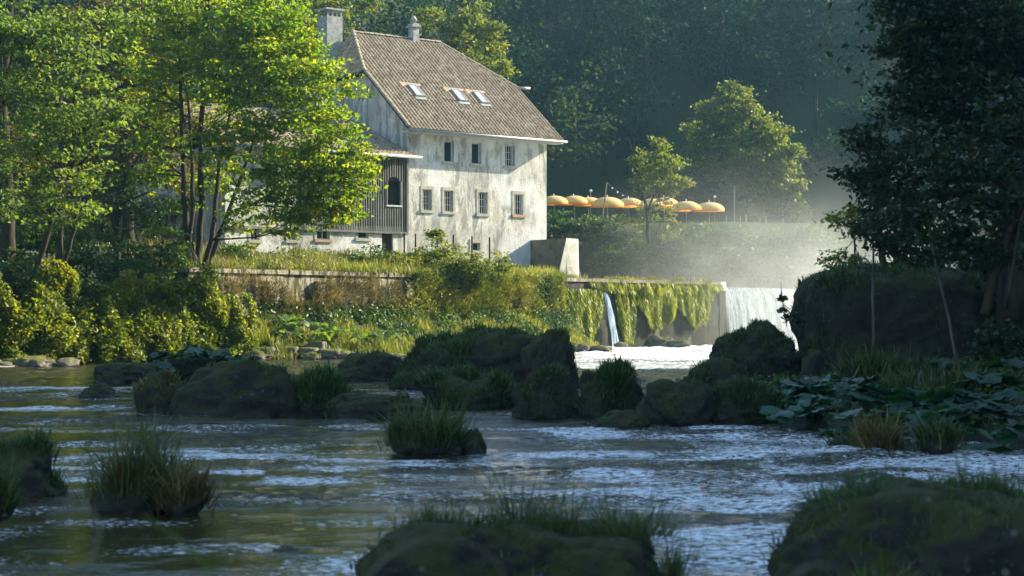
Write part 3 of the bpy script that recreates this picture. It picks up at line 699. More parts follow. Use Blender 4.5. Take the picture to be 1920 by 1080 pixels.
# ------------------------------------------------------------------ umbrellas, poles, fence posts on the terrace
def make_umbrella():
    root = empty('umbrella', (0, 0, 0))
    n = 8; rings = 7; vs = []; fs = []; var = []
    for j in range(rings + 1):
        k = j / rings; r = 1.22 * math.sin(k * 1.35) / math.sin(1.35); z = 2.15 + .62 * math.cos(k * 1.45) - .62 * math.cos(1.45)
        for i in range(n * 2):
            a = 2 * math.pi * i / (n * 2); rr = r * (1 if i % 2 == 0 else .955); vs.append((rr * math.cos(a), rr * math.sin(a), z - (.03 * k if i % 2 else 0))); var.append(.95 - .35 * (1 if k > .6 else 0) if (i // 2) % 2 else .75)
    for i in range(n * 2):
        a = 2 * math.pi * i / (n * 2); rr = 1.235 * (1 if i % 2 == 0 else .955); vs.append((rr * math.cos(a), rr * math.sin(a), 1.94)); var.append(0)
    m = n * 2
    for j in range(rings + 1):
        for i in range(m): fs.append((j * m + i, j * m + (i + 1) % m, (j + 1) * m + (i + 1) % m, (j + 1) * m + i))
    link('canopy', np_mesh('canopy', np.array(vs), np.array(fs), np.array(var)), M['fabric'], root)
    mb = MB(); mb.tube([(0, 0, 0), (0, 0, 2.74)], .028, 6); mb.build('pole', M['pole'], root)
    mb = MB(); mb.tube([(0, 0, 2.72), (0, 0, 2.80), (0, 0, 2.86)], [.05, .05, .01], 6); mb.build('finial', M['bulb'], root)
    mb = MB()
    for i in range(n): a = 2 * math.pi * i / n; mb.tube([(0.03 * math.cos(a), .03 * math.sin(a), 2.68), (.7 * math.cos(a), .7 * math.sin(a), 2.52), (1.2 * math.cos(a), 1.2 * math.sin(a), 2.13)], .009, 4)
    mb.build('ribs', M['pole'], root)
    mb = MB(); mb.tube([(0, 0, 0), (0, 0, .1)], [.25, .2], 10); mb.build('base', M['conc2'], root)
    return root
umb = make_umbrella()
UM = [(1040, 363, 139, 1.0, 'orange umbrella nearest the farmhouse wall, partly hidden behind its corner'),
      (1078, 363, 140, .98, 'orange umbrella second from the farmhouse corner'),
      (1105, 366, 141, .92, 'small orange umbrella just left of the leaning light pole, set behind its neighbours'),
      (1140, 365, 138, 1.12, 'large pale orange umbrella behind the leaning light pole'),
      (1181, 367, 140, .98, 'orange umbrella at the left edge of the young terrace tree'),
      (1222, 369, 140, .9, 'orange umbrella hidden behind the trunk of the young terrace tree'),
      (1247, 366, 141, 1.0, 'pale orange umbrella showing through the right side of the young terrace tree'),
      (1288, 373, 139, 1.05, 'orange umbrella second from the right end of the terrace row'),
      (1331, 375, 140, 1.05, 'faded orange umbrella at the right end of the terrace row')]
for i, (px, yt, d, s, lab) in enumerate(UM):
    o = umb if i == 0 else copy_tree(umb)
    p = at(px, yt, d); o.location = (p.x, p.y, p.z - 2.86 * s); o.scale = (s, s, s); o.rotation_euler = (R(random.uniform(-2, 2)), R(random.uniform(-3, 3)), random.uniform(0, .7))
    tag(o, lab, 'umbrella', 'orange umbrellas on the terrace')
mb = MB(); a = at(1130, 408, 133); b = at(1138, 342, 133); mb.tube([a, b], [.07, .05], 6)
o = mb.build('light_pole', M['pole']); rebase(o, a); tag(o, 'pale wooden pole leaning slightly among the orange umbrellas', 'pole')
mb = MB(); pts = [b + (at(1262, 372, 137) - b) * k + Vector((0, 0, -.9 * 4 * k * (1 - k))) for k in np.linspace(0, 1, 14)]
sl_ = empty('string_lights', b); tag(sl_, 'string of white bulbs hanging from the leaning pole to the terrace tree', 'string lights')
mb.tube(pts, .012, 4); mb.build('cable', M['cable'], sl_)
bm_ = bmesh.new(); bmesh.ops.create_icosphere(bm_, subdivisions=2, radius=.075); bmesh_ = bpy.data.meshes.new('bulb'); bm_.to_mesh(bmesh_); bm_.free()
bmesh_.materials.append(M['bulb'])
for p in pts[1:-1]:
    o = bpy.data.objects.new('bulb', bmesh_); COL.objects.link(o); o.parent = sl_; o.location = p - sl_.location - Vector((0, 0, .1))
for px, py, lab in ((1107.5, 358, 'white globe lamp on a thin pole above the third umbrella'), (1340, 369, 'white globe lamp on a thin pole above the last umbrella on the right')):
    p = at(px, py, 144); gl = empty('globe_lamp', (p.x, p.y, 9.2)); tag(gl, lab, 'lamp', 'white globe lamps on the terrace')
    o = bpy.data.objects.new('globe', bmesh_); COL.objects.link(o); o.parent = gl; o.location = p - gl.location; o.scale = (1.8,) * 3
    mb = MB(); mb.tube([(p.x, p.y, 9.2), (p.x, p.y, p.z - .1)], .025, 5); mb.build('pole', M['pole'], gl)
for px, yt, d, r, lab in ((1377, 347, 138, .05, 'tall thin pale post right of the umbrellas'), (1388, 405, 138, .045, 'short fence post just right of the tall thin post'), (1399, 402, 138, .06, 'short wooden fence post, second from the tall thin post'),
                       (1425, 407, 138, .045, 'grey fence post left of the brighter one in the mist'), (1436, 405, 138, .06, 'brighter fence post standing in the mist'), (1468, 409, 138, .045, 'faint fence post furthest right in the mist'),
                       (1362, 404, 138, .045, 'short fence post between the last umbrella and the tall post')):
    p = at(px, yt, d); mb = MB(); zb = gz(p.x, p.y) - .3; mb.tube([(p.x, p.y, zb), tuple(p)], r, 6)
    o = mb.build('fence_post', M['pole']); rebase(o, (p.x, p.y, zb)); tag(o, lab, 'post', 'fence posts along the terrace edge')
# ------------------------------------------------------------------ boulders
def rock_mesh(c, rx, ry, rz, seed, box=2.6, sub=5, rough=.22, flat=None):
    bm = bmesh.new(); bmesh.ops.create_icosphere(bm, subdivisions=sub, radius=1)
    for v in bm.verts:
        p = v.co.copy(); k = (abs(p.x) ** box + abs(p.y) ** box + abs(p.z) ** box) ** (1 / box); p = p / k
        q = p * 1.1 + Vector((seed * 3.1, seed * 1.7, seed))
        f = 1 + rough * (mn.fractal(q, .9, 2.1, 5) * 1.1) + rough * .5 * (mn.noise(q * .8 + Vector((9, 3, 1))))
        dv = mn.voronoi(q * 1.5)[0]; f -= rough * .42 * math.exp(-(dv[1] - dv[0]) / .05) * .55; f += rough * .12 * (mn.cell(mn.voronoi(q * 1.5)[1][0] * 7.3) - .3)
        v.co = Vector((c.x + p.x * f * rx, c.y + p.y * f * ry, c.z + p.z * f * rz))
    me = bpy.data.meshes.new('rock'); bm.to_mesh(me); bm.free(); me.polygons.foreach_set('use_smooth', [True] * len(me.polygons)); return me
def grass_on(me, n, L, w, bend, parent, m, zmin=.35, zlo=.1, patch=.5, name='grass', upmix=.6, seed=0, pos=None):
    """blades rooted on the upward faces of a mesh (world coordinates)"""
    nf = len(me.polygons); ce = np.empty(nf * 3); no = np.empty(nf * 3); ar = np.empty(nf)
    me.polygons.foreach_get('center', ce); me.polygons.foreach_get('normal', no); me.polygons.foreach_get('area', ar)
    ce = ce.reshape(-1, 3); no = no.reshape(-1, 3)
    pn = vnoise(ce[:, 0] * 2.2 + seed, ce[:, 1] * 2.2, 61)
    wgt = ar * (no[:, 2] > zmin) * (ce[:, 2] > zlo) * (pn > patch)
    if pos is not None: wgt = wgt * pos(ce)
    if wgt.sum() <= 0: return
    idx = RNG.choice(nf, n, p=wgt / wgt.sum())
    P = ce[idx] + RNG.normal(0, .03, (n, 3)) - no[idx] * .02
    U = no[idx] * (1 - upmix) + np.array([0, 0, 1]) * upmix + RNG.normal(0, .22, (n, 3))
    Ls = L * .75 * RNG.uniform(.3, 1.2, n) * (.15 + 1.3 * vnoise(P[:, 0] * 3.3, P[:, 1] * 3.3, 63) ** 1.5)
    g = blade_mesh(name, P, U, Ls, w, RNG.uniform(.2, 1, n) * bend, np.clip(RNG.normal(.45, .28, n), 0, 1))
    o = link(name, g, m, parent); o['kind'] = 'stuff'; return o
ROCKS = {}
def boulder(label, px0, px1, ytop, d, depth=.8, box=2.6, seed=1, gr=0, L=.25, w=.012, bend=.6, patch=.45, m='rock', zb=-.35, cat='boulder', name='boulder', rough=.26, sub=5, grass='grass', extra=0, zmin=.3, group=None):
    s = d / F; cx = ((px0 + px1) / 2 - 960) * s; hw = (px1 - px0) / 2 * s * .95; zt = CH - (ytop - HZ) * s
    rz = (zt - zb) / 2 * .97; me = rock_mesh(Vector((cx, d + hw * depth * .5, zb + rz)), hw, hw * depth, rz, seed, box, sub, rough)
    base = Vector((cx, d, zb)); e = empty(name, base); tag(e, label, cat, group)
    keep = me.copy(); link('rock', me, M[m], e)
    if gr: grass_on(keep, gr, L, w, bend, e, M[grass], zmin=zmin, zlo=zb + .3, patch=patch, seed=seed)
    if extra: grass_on(keep, extra, L * .25, w * .9, .8, e, M['ivy'] if False else M['mossfuzz'], zmin=.05, zlo=zb + .3, patch=.35, name='moss', upmix=.2, seed=seed + 5)
    ROCKS[label] = keep; return e
M['mossfuzz'] = leafmat('moss_fuzz', (.015, .02, .004), (.035, .04, .006), (.07, .07, .01), .2)
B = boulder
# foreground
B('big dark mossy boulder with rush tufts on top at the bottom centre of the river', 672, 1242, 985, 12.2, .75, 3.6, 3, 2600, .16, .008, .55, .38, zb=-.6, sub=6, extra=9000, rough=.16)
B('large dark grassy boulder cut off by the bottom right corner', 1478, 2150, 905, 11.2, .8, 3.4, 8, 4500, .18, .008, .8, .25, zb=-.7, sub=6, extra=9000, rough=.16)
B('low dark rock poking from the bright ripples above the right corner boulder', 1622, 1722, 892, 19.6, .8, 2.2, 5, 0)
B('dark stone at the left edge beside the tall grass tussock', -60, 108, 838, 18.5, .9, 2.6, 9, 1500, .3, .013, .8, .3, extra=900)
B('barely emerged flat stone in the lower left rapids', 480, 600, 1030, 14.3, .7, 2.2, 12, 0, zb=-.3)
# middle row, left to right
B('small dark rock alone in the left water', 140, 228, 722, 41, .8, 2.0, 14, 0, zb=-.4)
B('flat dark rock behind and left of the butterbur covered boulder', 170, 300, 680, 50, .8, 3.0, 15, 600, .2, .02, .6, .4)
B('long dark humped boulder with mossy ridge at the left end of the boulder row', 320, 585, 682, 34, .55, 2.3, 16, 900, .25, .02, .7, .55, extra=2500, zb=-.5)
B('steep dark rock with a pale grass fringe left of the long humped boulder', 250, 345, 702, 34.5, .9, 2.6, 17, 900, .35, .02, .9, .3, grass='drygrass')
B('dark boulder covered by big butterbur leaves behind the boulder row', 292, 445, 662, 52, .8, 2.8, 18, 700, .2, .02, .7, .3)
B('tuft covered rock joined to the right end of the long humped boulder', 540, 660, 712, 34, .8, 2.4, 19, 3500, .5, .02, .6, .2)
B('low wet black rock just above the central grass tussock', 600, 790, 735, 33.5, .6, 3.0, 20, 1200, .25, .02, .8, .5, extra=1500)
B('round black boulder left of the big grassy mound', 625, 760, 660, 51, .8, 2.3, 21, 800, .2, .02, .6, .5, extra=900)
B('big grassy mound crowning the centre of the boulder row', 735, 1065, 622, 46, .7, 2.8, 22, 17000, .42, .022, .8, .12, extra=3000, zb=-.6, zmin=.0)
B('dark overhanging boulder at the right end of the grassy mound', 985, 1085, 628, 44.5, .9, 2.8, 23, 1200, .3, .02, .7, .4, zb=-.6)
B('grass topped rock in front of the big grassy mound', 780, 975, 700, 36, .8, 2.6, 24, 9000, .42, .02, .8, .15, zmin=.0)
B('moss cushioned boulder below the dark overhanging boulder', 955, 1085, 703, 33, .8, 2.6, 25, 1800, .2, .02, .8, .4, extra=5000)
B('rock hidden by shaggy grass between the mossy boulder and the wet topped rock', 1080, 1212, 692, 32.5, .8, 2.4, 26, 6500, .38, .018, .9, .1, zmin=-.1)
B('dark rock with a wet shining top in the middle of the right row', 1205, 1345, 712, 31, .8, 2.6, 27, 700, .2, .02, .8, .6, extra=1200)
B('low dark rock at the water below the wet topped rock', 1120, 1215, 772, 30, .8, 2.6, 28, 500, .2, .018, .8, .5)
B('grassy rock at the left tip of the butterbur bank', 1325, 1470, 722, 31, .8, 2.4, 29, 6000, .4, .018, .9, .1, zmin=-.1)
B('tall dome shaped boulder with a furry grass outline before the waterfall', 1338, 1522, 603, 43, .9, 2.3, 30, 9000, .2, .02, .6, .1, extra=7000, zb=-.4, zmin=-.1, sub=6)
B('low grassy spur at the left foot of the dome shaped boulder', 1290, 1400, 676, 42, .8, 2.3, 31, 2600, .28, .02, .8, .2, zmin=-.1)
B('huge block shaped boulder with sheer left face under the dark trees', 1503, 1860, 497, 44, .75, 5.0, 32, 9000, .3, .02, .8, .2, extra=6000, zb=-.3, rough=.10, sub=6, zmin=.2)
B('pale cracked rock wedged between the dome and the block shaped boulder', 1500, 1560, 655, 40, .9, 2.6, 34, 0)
for i, (a, b, y, d, lab) in enumerate([(1196, 1262, 630, 104, 'wide grey stone in the pool left of the mist'), (1252, 1292, 638, 102, 'small round stone beside the wide grey stone in the pool'), (1060, 1110, 642, 93, 'jagged mossy stone at the foot of the hanging moss'),
        (1105, 1150, 648, 93, 'low flat stone below the little water spout'), (1150, 1180, 641, 99, 'brown stone just right of the water spout'), (1240, 1262, 632, 104, 'tan stone between the two grey pool stones')]):
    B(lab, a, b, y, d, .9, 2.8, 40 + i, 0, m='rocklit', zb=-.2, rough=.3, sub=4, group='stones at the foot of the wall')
for i, (a, b, y, d, lab) in enumerate([(0, 90, 668, 66, 'brown mound on the left gravel bar'), (430, 520, 652, 76, 'yellow mossed stone left of the stepped ledge'), (600, 660, 655, 77, 'mossed stone in front of the lit butterbur'),
        (700, 765, 662, 77, 'dark stone at the water right of the ledge'), (660, 705, 660, 76, 'round stone below the reeds by the ledge'), (385, 440, 655, 75, 'low stone below the yellow ivy end'), (560, 602, 662, 75, 'small stone under the ledge front')]):
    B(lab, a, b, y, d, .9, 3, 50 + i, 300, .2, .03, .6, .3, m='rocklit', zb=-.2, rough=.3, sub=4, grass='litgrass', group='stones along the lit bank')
# stepped stone ledge in front of the wall
led = empty('stone_ledge', at(560, 668, 78)); tag(led, 'low stepped ledge of flat mossy stones on the sunlit bank', 'ledge')
for k, (x0, x1, yt, d) in enumerate(((490, 530, 640, 78), (530, 578, 638, 78.4), (578, 610, 641, 78.2), (470, 512, 652, 77), (512, 560, 650, 77), (560, 596, 652, 77.2), (596, 640, 655, 77))):
    a = at(x0, yt, d); b = at(x1, yt, d); link('slab', rock_mesh(Vector(((a.x + b.x) / 2, d + .4, a.z - .3)), (b.x - a.x) / 2 * .98, .7, .32, 70 + k, 6, 4, .08), M['rocklit'], led)
# rubble at the foot of the left bank, each stone its own
rk = [rock_mesh(Vector((0, 0, 0)), .5, .4, .3, 80 + i, 2.6, 3, .3) for i in range(5)]
for me in rk: me.materials.append(M['rocklit'])
ORD = ['first from the left', *[w + ' from the left' for w in 'second third fourth fifth sixth seventh eighth ninth tenth eleventh'.split()], *[w + ' from the right' for w in 'eleventh tenth ninth eighth seventh sixth fifth fourth third second first'.split()]]
GB = ['nearest the picture edge', 'at its tip', 'near its crest', 'at its rear side', 'beside the brown mound', 'at its near waterline', 'half sunk in the gravel', 'largest of the bar']
for i in range(30):
    px = 150 + i * 11.5 + random.uniform(-3, 3) if i < 22 else [8, 128, 60, 84, 44, 106, 28, 70][i - 22]
    d = 70 + (px / 420) * 6 + random.uniform(-.2, 1.0) if i < 22 else random.uniform(65, 67.5)
    o = bpy.data.objects.new('bank_stone', rk[i % 5]); COL.objects.link(o); s = random.uniform(.3, .9) ** 1.3; o.scale = (s * random.uniform(.8, 1.6), s, s * random.uniform(.5, 1.3)); o.rotation_euler = (0, 0, random.uniform(0, 6))
    p = at(px, 0, d); o.location = (p.x, p.y, random.uniform(0, .15))
    tag(o, ('small pale stone at the waterline under the ivy bank, %s' % ORD[i]) if i < 22 else ('small stone lying on the gravel bar at the left edge, %s' % GB[i - 22]), 'stone', 'stones under the left bank' if i < 22 else 'stones on the gravel bar')
mb = MB(); n = 40; vs = []; fs = []; var = []
gx, gy = 60, 16
for j in range(gy + 1):
    for i in range(gx + 1):
        u = i / gx; v = j / gy; px = -80 + 230 * u; d = 63.8 + 5 * v + 2.2 * u; p = at(px, 0, d)
        z = (-.12 + .55 * math.sin(math.pi * min(1, v * .9)) * (1 - u ** 2.5)) + .06 * mn.noise(Vector((p.x * 2, p.y * 2, 0))); vs.append((p.x, p.y, z))
fs = [(j * (gx + 1) + i, j * (gx + 1) + i + 1, (j + 1) * (gx + 1) + i + 1, (j + 1) * (gx + 1) + i) for j in range(gy) for i in range(gx)]
tag(link('gravel_bar', np_mesh('gravel_bar', np.array(vs), np.array(fs), smooth=True), M['gravel']), kind='structure')

# ------------------------------------------------------------------ grass tussocks
def tussock(label, px, ybase, wpx, hpx, d, n, m='grass', w=.014, bend=.7, name='grass_tussock', dry=.15, group=None):
    s = d / F; c = at(px, ybase, d)
    if c.z > .15 or 'bank' in label: c.z = max(c.z - .1, gz(c.x, c.y) if d > 20 else c.z)
    rad = wpx * s / 2; Hh = hpx * s
    e = empty(name, c); tag(e, label, 'tussock' if name == 'grass_tussock' else 'grass', group)
    sd_ = random.random() * 50
    if d > 14: k = rock_mesh(Vector((c.x, c.y, c.z + Hh * .12)), rad * .72, rad * .6, Hh * .30, sd_, 2.2, 4, .25); link('root_mound', k, M['rock'], e)
    K = 26; ka = RNG.uniform(0, 6.283, K); kr = np.sqrt(RNG.uniform(0, 1, K)) * rad * .75
    kl = RNG.uniform(.35, 1.0, K) ** 1.3; kx = RNG.normal(0, .17, (K, 2))
    for mm, nn in ((m, int(n * (1 - dry))), ('drygrass', int(n * dry))):
        if nn < 1: continue
        ki = RNG.integers(0, K, nn); q = RNG.normal(0, rad * .13, (nn, 2))
        x = kr[ki] * np.cos(ka[ki]) + q[:, 0]; y = kr[ki] * np.sin(ka[ki]) * .8 + q[:, 1]; r = np.hypot(x, y)
        P = np.stack([c.x + x, c.y + y, c.z + (Hh * .30 if d > 14 else .02) * np.sqrt(np.clip(1 - (r / rad) ** 2, 0, 1)) - .04], 1)
        U = np.stack([x / rad * .55 + kx[ki, 0], y / rad * .55 + kx[ki, 1], np.ones(nn)], 1) + RNG.normal(0, .24, (nn, 3))
        L = Hh * (.25 + .95 * kl[ki] * RNG.uniform(.0, 1.0, nn) ** 2.4)
        o = link('grass' if mm == m else 'dry_grass', blade_mesh('grass', P, U, L, w, RNG.uniform(.1, 1, nn) * bend, np.clip(RNG.normal(.45, .28, nn), 0, 1), 4), M[mm], e); o['kind'] = 'stuff'
    return e
tussock('tall dark grass tussock standing in the water at the lower left', 250, 958, 205, 195, 17.3, 2400, bend=.85, dry=.35, w=.008)
tussock('brown withered hummock at the right side of the tall left tussock', 345, 958, 95, 120, 17.0, 1800, 'drygrass', bend=1.1, dry=0, w=.012)
tussock('round dark green grass tussock in the river centre', 795, 852, 175, 110, 24.6, 4200, bend=.85, dry=.12, w=.011)
B('small dark rock at the right side of the central tussock', 860, 912, 806, 24.6, .8, 2.4, 61, 200, .1, .014)
tussock('green tuft at the lower left picture edge', -15, 960, 110, 110, 15, 1100, bend=.8, w=.011)
tussock('brown shaggy tussock at the water edge of the right bank', 1645, 838, 90, 85, 25.5, 2600, 'drygrass', bend=.9, dry=0)
tussock('dark green overhanging tussock at the right bank edge', 1760, 832, 80, 75, 25, 2200, bend=1.0)
TB=1
tussock('bushy grass in front of the huge block shaped boulder', 1665, 712, 200, 80, 35, 5000, bend=.8, w=.02)
tussock('grass strip between butterbur plants on the right bank', 1760, 745, 260, 60, 32, 4500, bend=.8, w=.018)
tussock('low grey green tussock at the waterline left of the brown shaggy one', 1585, 838, 70, 40, 26, 1000, bend=1.0)
tussock('tuft of rushes on the left top of the bottom centre boulder', 815, 985, 170, 110, 12.6, 520, bend=.75, dry=.2, w=.005)
tussock('tallest tuft of rushes on the middle of the bottom centre boulder', 1000, 990, 230, 175, 12.6, 950, bend=.75, dry=.2, w=.005)
tussock('tuft of rushes on the right of the bottom centre boulder', 1180, 1000, 190, 140, 12.5, 650, bend=.8, dry=.2, w=.005)
tussock('drooping rushes hanging off the right end of the bottom centre boulder', 1250, 1075, 90, 140, 12.3, 380, bend=1.2, dry=.2, w=.005)
tussock('rush tuft on the left shoulder of the bottom right boulder', 1590, 935, 170, 90, 11.8, 800, bend=.8, w=.005)
tussock('rush tuft on the top of the bottom right boulder', 1830, 915, 220, 85, 11.8, 900, bend=.8, w=.005)
tussock('spiky grass at the foot of the bottom right boulder', 1680, 1085, 190, 90, 9.6, 130, bend=.8, w=.007, dry=.3)
# blurred stems close to the camera
def stem(label, pts, r, m, d):
    P = [at(x, y, d + k * .05) for k, (x, y) in enumerate(pts)]
    q = []
    for i in range(len(P) - 1):
        a = P[max(i - 1, 0)]; b = P[i]; c = P[i + 1]; e = P[min(i + 2, len(P) - 1)]
        for k in range(5):
            t = k / 5; q.append(.5 * ((2 * b) + (c - a) * t + (2 * a - 5 * b + 4 * c - e) * t * t + (3 * b - a - 3 * c + e) * t ** 3))
    q.append(P[-1]); mb = MB(); mb.tube(q, [r * (1 - .6 * i / len(q)) for i in range(len(q))], 5); o = mb.build('dry_reed', m, None, True); rebase(o, q[0]); tag(o, label, 'reed')
stem('blurred arched brown stem over the lower left water', [(130, 1130), (185, 1010), (170, 955), (120, 940), (100, 975)], .0032, M['drystem'], 3.6)
stem('blurred straight green blade in the lower left foreground', [(420, 1110), (375, 1050), (320, 1000), (265, 965)], .0035, M['stem_green'] if 'stem_green' in M else M['grass'], 3.6)
stem('blurred brown stem arching over the bottom centre boulder', [(660, 1130), (720, 1050), (800, 1012), (880, 1020), (935, 1060), (950, 1110)], .0032, M['drystem'], 3.4)
stem('blurred brown stem arching over the bottom edge before the right boulder', [(1440, 1140), (1500, 1070), (1560, 1062), (1600, 1100)], .0032, M['drystem'], 3.2)
stem('blurred pale seed head drooping in the lower left water', [(500, 1100), (430, 1010), (445, 995), (465, 997)], .0025, M['drystem'], 3.8)

# ------------------------------------------------------------------ butterbur
def bleaf_mesh(r, seed, m):
    rr = random.Random(seed); n = 14; vs = [(0, 0, 0)]; 
    for ring, k in ((.5, 0), (1, 1)):
        for i in range(n):
            a = 2 * math.pi * i / n; q = r * ring * (1 + .10 * rr.uniform(-1, 1)) * (1 - .55 * math.exp(-((a - math.pi) / .28) ** 2)); vs.append((q * math.cos(a), q * math.sin(a), r * (.10 * ring - .22 * ring * ring * (1 if i % 2 else .5)) + rr.uniform(-.02, .02)))
    f = [(0, 1 + i, 1 + (i + 1) % n) for i in range(n)] + [(1 + i, 1 + n + i, 1 + n + (i + 1) % n, 1 + (i + 1) % n) for i in range(n)]
    me = bpy.data.meshes.new('leaf'); me.from_pydata(vs, [], f); a = me.attributes.new('var', 'FLOAT', 'POINT'); v0 = rr.uniform(.2, .9)
    a.data.foreach_set('value', [v0 + rr.uniform(-.1, .1) for _ in vs]); me.polygons.foreach_set('use_smooth', [True] * len(me.polygons)); me.materials.append(m); me.update(); return me
def butterbur(label, p, spread, hgt, nleaf, r, m, meshes, group):
    e = empty('butterbur_plant', p); tag(e, label, 'plant', group); st = MB()
    for i in range(nleaf):
        a = random.uniform(0, 6.28); q = math.sqrt(random.random()) * spread; loc = Vector((q * math.cos(a), q * math.sin(a) * .8, hgt * random.uniform(.55, 1) * (1 - .3 * q / spread)))
        o = bpy.data.objects.new('leaf', random.choice(meshes)); COL.objects.link(o); o.parent = e; o.location = loc; s = r * random.uniform(.6, 1.25); o.scale = (s, s, s)
        tl = .75 if m is M['butterbur_lit'] else .4
        o.rotation_euler = (random.uniform(-tl, tl) + .2, random.uniform(-tl, tl), random.uniform(0, 6.28)); st.tube([(loc.x * .3, loc.y * .3, -.15), tuple(loc)], .012, 4)
    st.build('stems', m, e)
BM = [bleaf_mesh(1, i, M['butterbur']) for i in range(6)]; BML = [bleaf_mesh(1, 20 + i, M['butterbur_lit']) for i in range(6)]
bb = [(1500, 735, 33), (1560, 722, 34), (1540, 770, 30), (1470, 775, 29.5), (1610, 790, 28), (1660, 762, 29.5), (1720, 785, 27.5), (1780, 760, 29), (1850, 778, 27), (1910, 752, 28), (1880, 800, 25.5), (1800, 805, 26), (1700, 725, 33), (1830, 725, 32), (1900, 705, 34), (1760, 712, 35), (1500, 800, 28), (1440, 745, 32), (1620, 735, 33)]
where = ['at the foot of the pale cracked rock', 'below the left corner of the huge block boulder', 'in the middle of the left bank patch', 'at the left tip of the right bank', 'left of the brown shaggy tussock', 'above the brown shaggy tussock', 'above the dark overhanging tussock', 'right of the bank grass strip', 'near the right edge above the water', 'at the right picture edge above the others', 'lowest at the right picture edge', 'right of the dark overhanging tussock at the water', 'behind the bank grass strip', 'in front of the leaning thin trunk', 'high on the bank at the right edge', 'under the huge block boulder right half', 'at the waterline of the left bank patch', 'right of the grassy rock at the bank tip', 'between the cracked rock and the bushy grass']
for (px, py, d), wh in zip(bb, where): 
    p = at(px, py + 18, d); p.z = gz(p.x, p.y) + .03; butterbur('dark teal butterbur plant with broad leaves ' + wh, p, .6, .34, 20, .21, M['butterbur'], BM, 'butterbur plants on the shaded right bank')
for (px, py, d), wh in zip([(330, 668, 51), (370, 662, 51.5), (415, 672, 51), (300, 690, 50.5)], ('left of its top', 'on its crest', 'at its right end', 'low at its left foot')):
    butterbur('dark butterbur plant on the shaded rock behind the long boulder, ' + wh, at(px, py + 14, d), .75, .4, 11, .27, M['butterbur'], BM, 'butterbur plants on the shaded rock')
for (px, py, d), wh in zip([(470, 596, 79), (505, 583, 80.2), (535, 600, 79), (565, 612, 78.5), (600, 615, 79), (640, 622, 79.5), (690, 632, 80), (720, 628, 80.5), (490, 618, 78), (525, 625, 78), (590, 632, 78.2), (450, 610, 78.5)],
        ('at the left top of the patch', 'highest in the patch', 'right of the highest one', 'in the middle of the patch', 'right of the middle', 'above the ledge right end', 'below the dark wall hollow', 'right of the reeds', 'low at the left', 'just above the stepped ledge', 'low at the ledge right end', 'leftmost under the wall')):
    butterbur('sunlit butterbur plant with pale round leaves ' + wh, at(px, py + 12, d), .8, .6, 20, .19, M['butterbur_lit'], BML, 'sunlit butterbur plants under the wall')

more = [(7.6, 25.2, 'at the very edge of the water by the right picture border'), (6.6, 26.8, 'overhanging the water right of the brown shaggy tussock'), (5.9, 28.2, 'overhanging the water behind the brown shaggy tussock'), (5.0, 29.6, 'at the water below the left bank patch'), (4.4, 31.0, 'at the water beside the grassy rock'), (8.6, 26.5, 'just above the water at the right picture border'), (7.4, 28.6, 'in the lower centre of the right bank'), (6.4, 30.2, 'in the centre of the right bank patch'), (5.6, 32.2, 'before the dome shaped boulder'), (8.8, 31, 'behind the others near the right picture border'), (7.6, 32.8, 'between the two bank grass strips')]
for x, y, wh in more:
    butterbur('dark teal butterbur plant ' + wh, Vector((x, y, max(.05, gz(x, y)) + .03)), .6, .36, 18, .21, M['butterbur'], BM, 'butterbur plants on the shaded right bank')
def bank_cover(name, label, cat, n, x0, x1, y0, y1, L, m, kind='grass', thr=.35, sd=0, sz=.1, zmin=.02):
    x = RNG.uniform(x0, x1, n); y = RNG.uniform(y0, y1, n); z = ground(x, y); k = (z > zmin) & (vnoise(x * 1.3 + sd, y * 1.3, 95) > thr); P = np.stack([x, y, z], 1)[k]
    var = np.clip(vnoise(P[:, 0] * 1.1, P[:, 1] * 1.1 + sd, 96) * .7 + RNG.normal(.15, .2, len(P)), 0, 1)
    if kind == 'grass': me = blade_mesh(name, P, np.array([0, 0, 1.]) + RNG.normal(0, .3, P.shape), L * RNG.uniform(.3, 1.2, len(P)), .014, RNG.uniform(.3, 1, len(P)), var)
    else: P[:, 2] += RNG.uniform(.02, L, len(P)); me = leaf_mesh(name, P, RNG.normal(0, .5, P.shape) + np.array([0, 0, 1.]), sz * RNG.uniform(.6, 1.3, len(P)), var)
    o = link(name, me, M[m]); rebase(o, ((x0 + x1) / 2, (y0 + y1) / 2, 0)); tag(o, label, cat, kind='stuff')
bank_cover('undergrowth_grass', 'low grass covering the shaded right bank', 'grass', 16000, 3, 15, 23, 44, .22, 'grass')
bank_cover('undergrowth_herbs', 'small leafy herbs covering the shaded right bank', 'ground cover', 26000, 3, 17, 23, 48, .25, 'shrub', 'leaf', .3, 4)

# ------------------------------------------------------------------ trees
def clumpcrown(lobes, clump_r, per, size, dens, flat=.4, jit=.35, hole=.0):
    C = []; Vv = []; tips = []
    for (c, r) in lobes:
        k = max(9, int(dens * (r[0] * r[1] * r[2]) ** (2 / 3)))
        d = RNG.normal(size=(k, 3)); d /= np.linalg.norm(d, axis=1, keepdims=True); q = RNG.uniform(.15, 1, (k, 1)) ** .45
        cc = np.array(c) + d * q * np.array(r); tips.append(cc)
        for x in cc:
            n = int(per * RNG.uniform(.4, 1.5)); rr = clump_r * RNG.uniform(.6, 1.4)
            p = x + RNG.normal(size=(n, 3)) * np.array([rr, rr, rr * flat]) * .55
            C.append(p); Vv.append(np.clip(RNG.normal(RNG.uniform(.25, .75), .18, n), 0, 1))
    C = np.concatenate(C); Vv = np.concatenate(Vv)
    N = RNG.normal(size=C.shape) * jit * 2 + np.array([0, 0, 1.0])
    return C, N, size * RNG.uniform(.6, 1.3, len(C)), Vv, tips
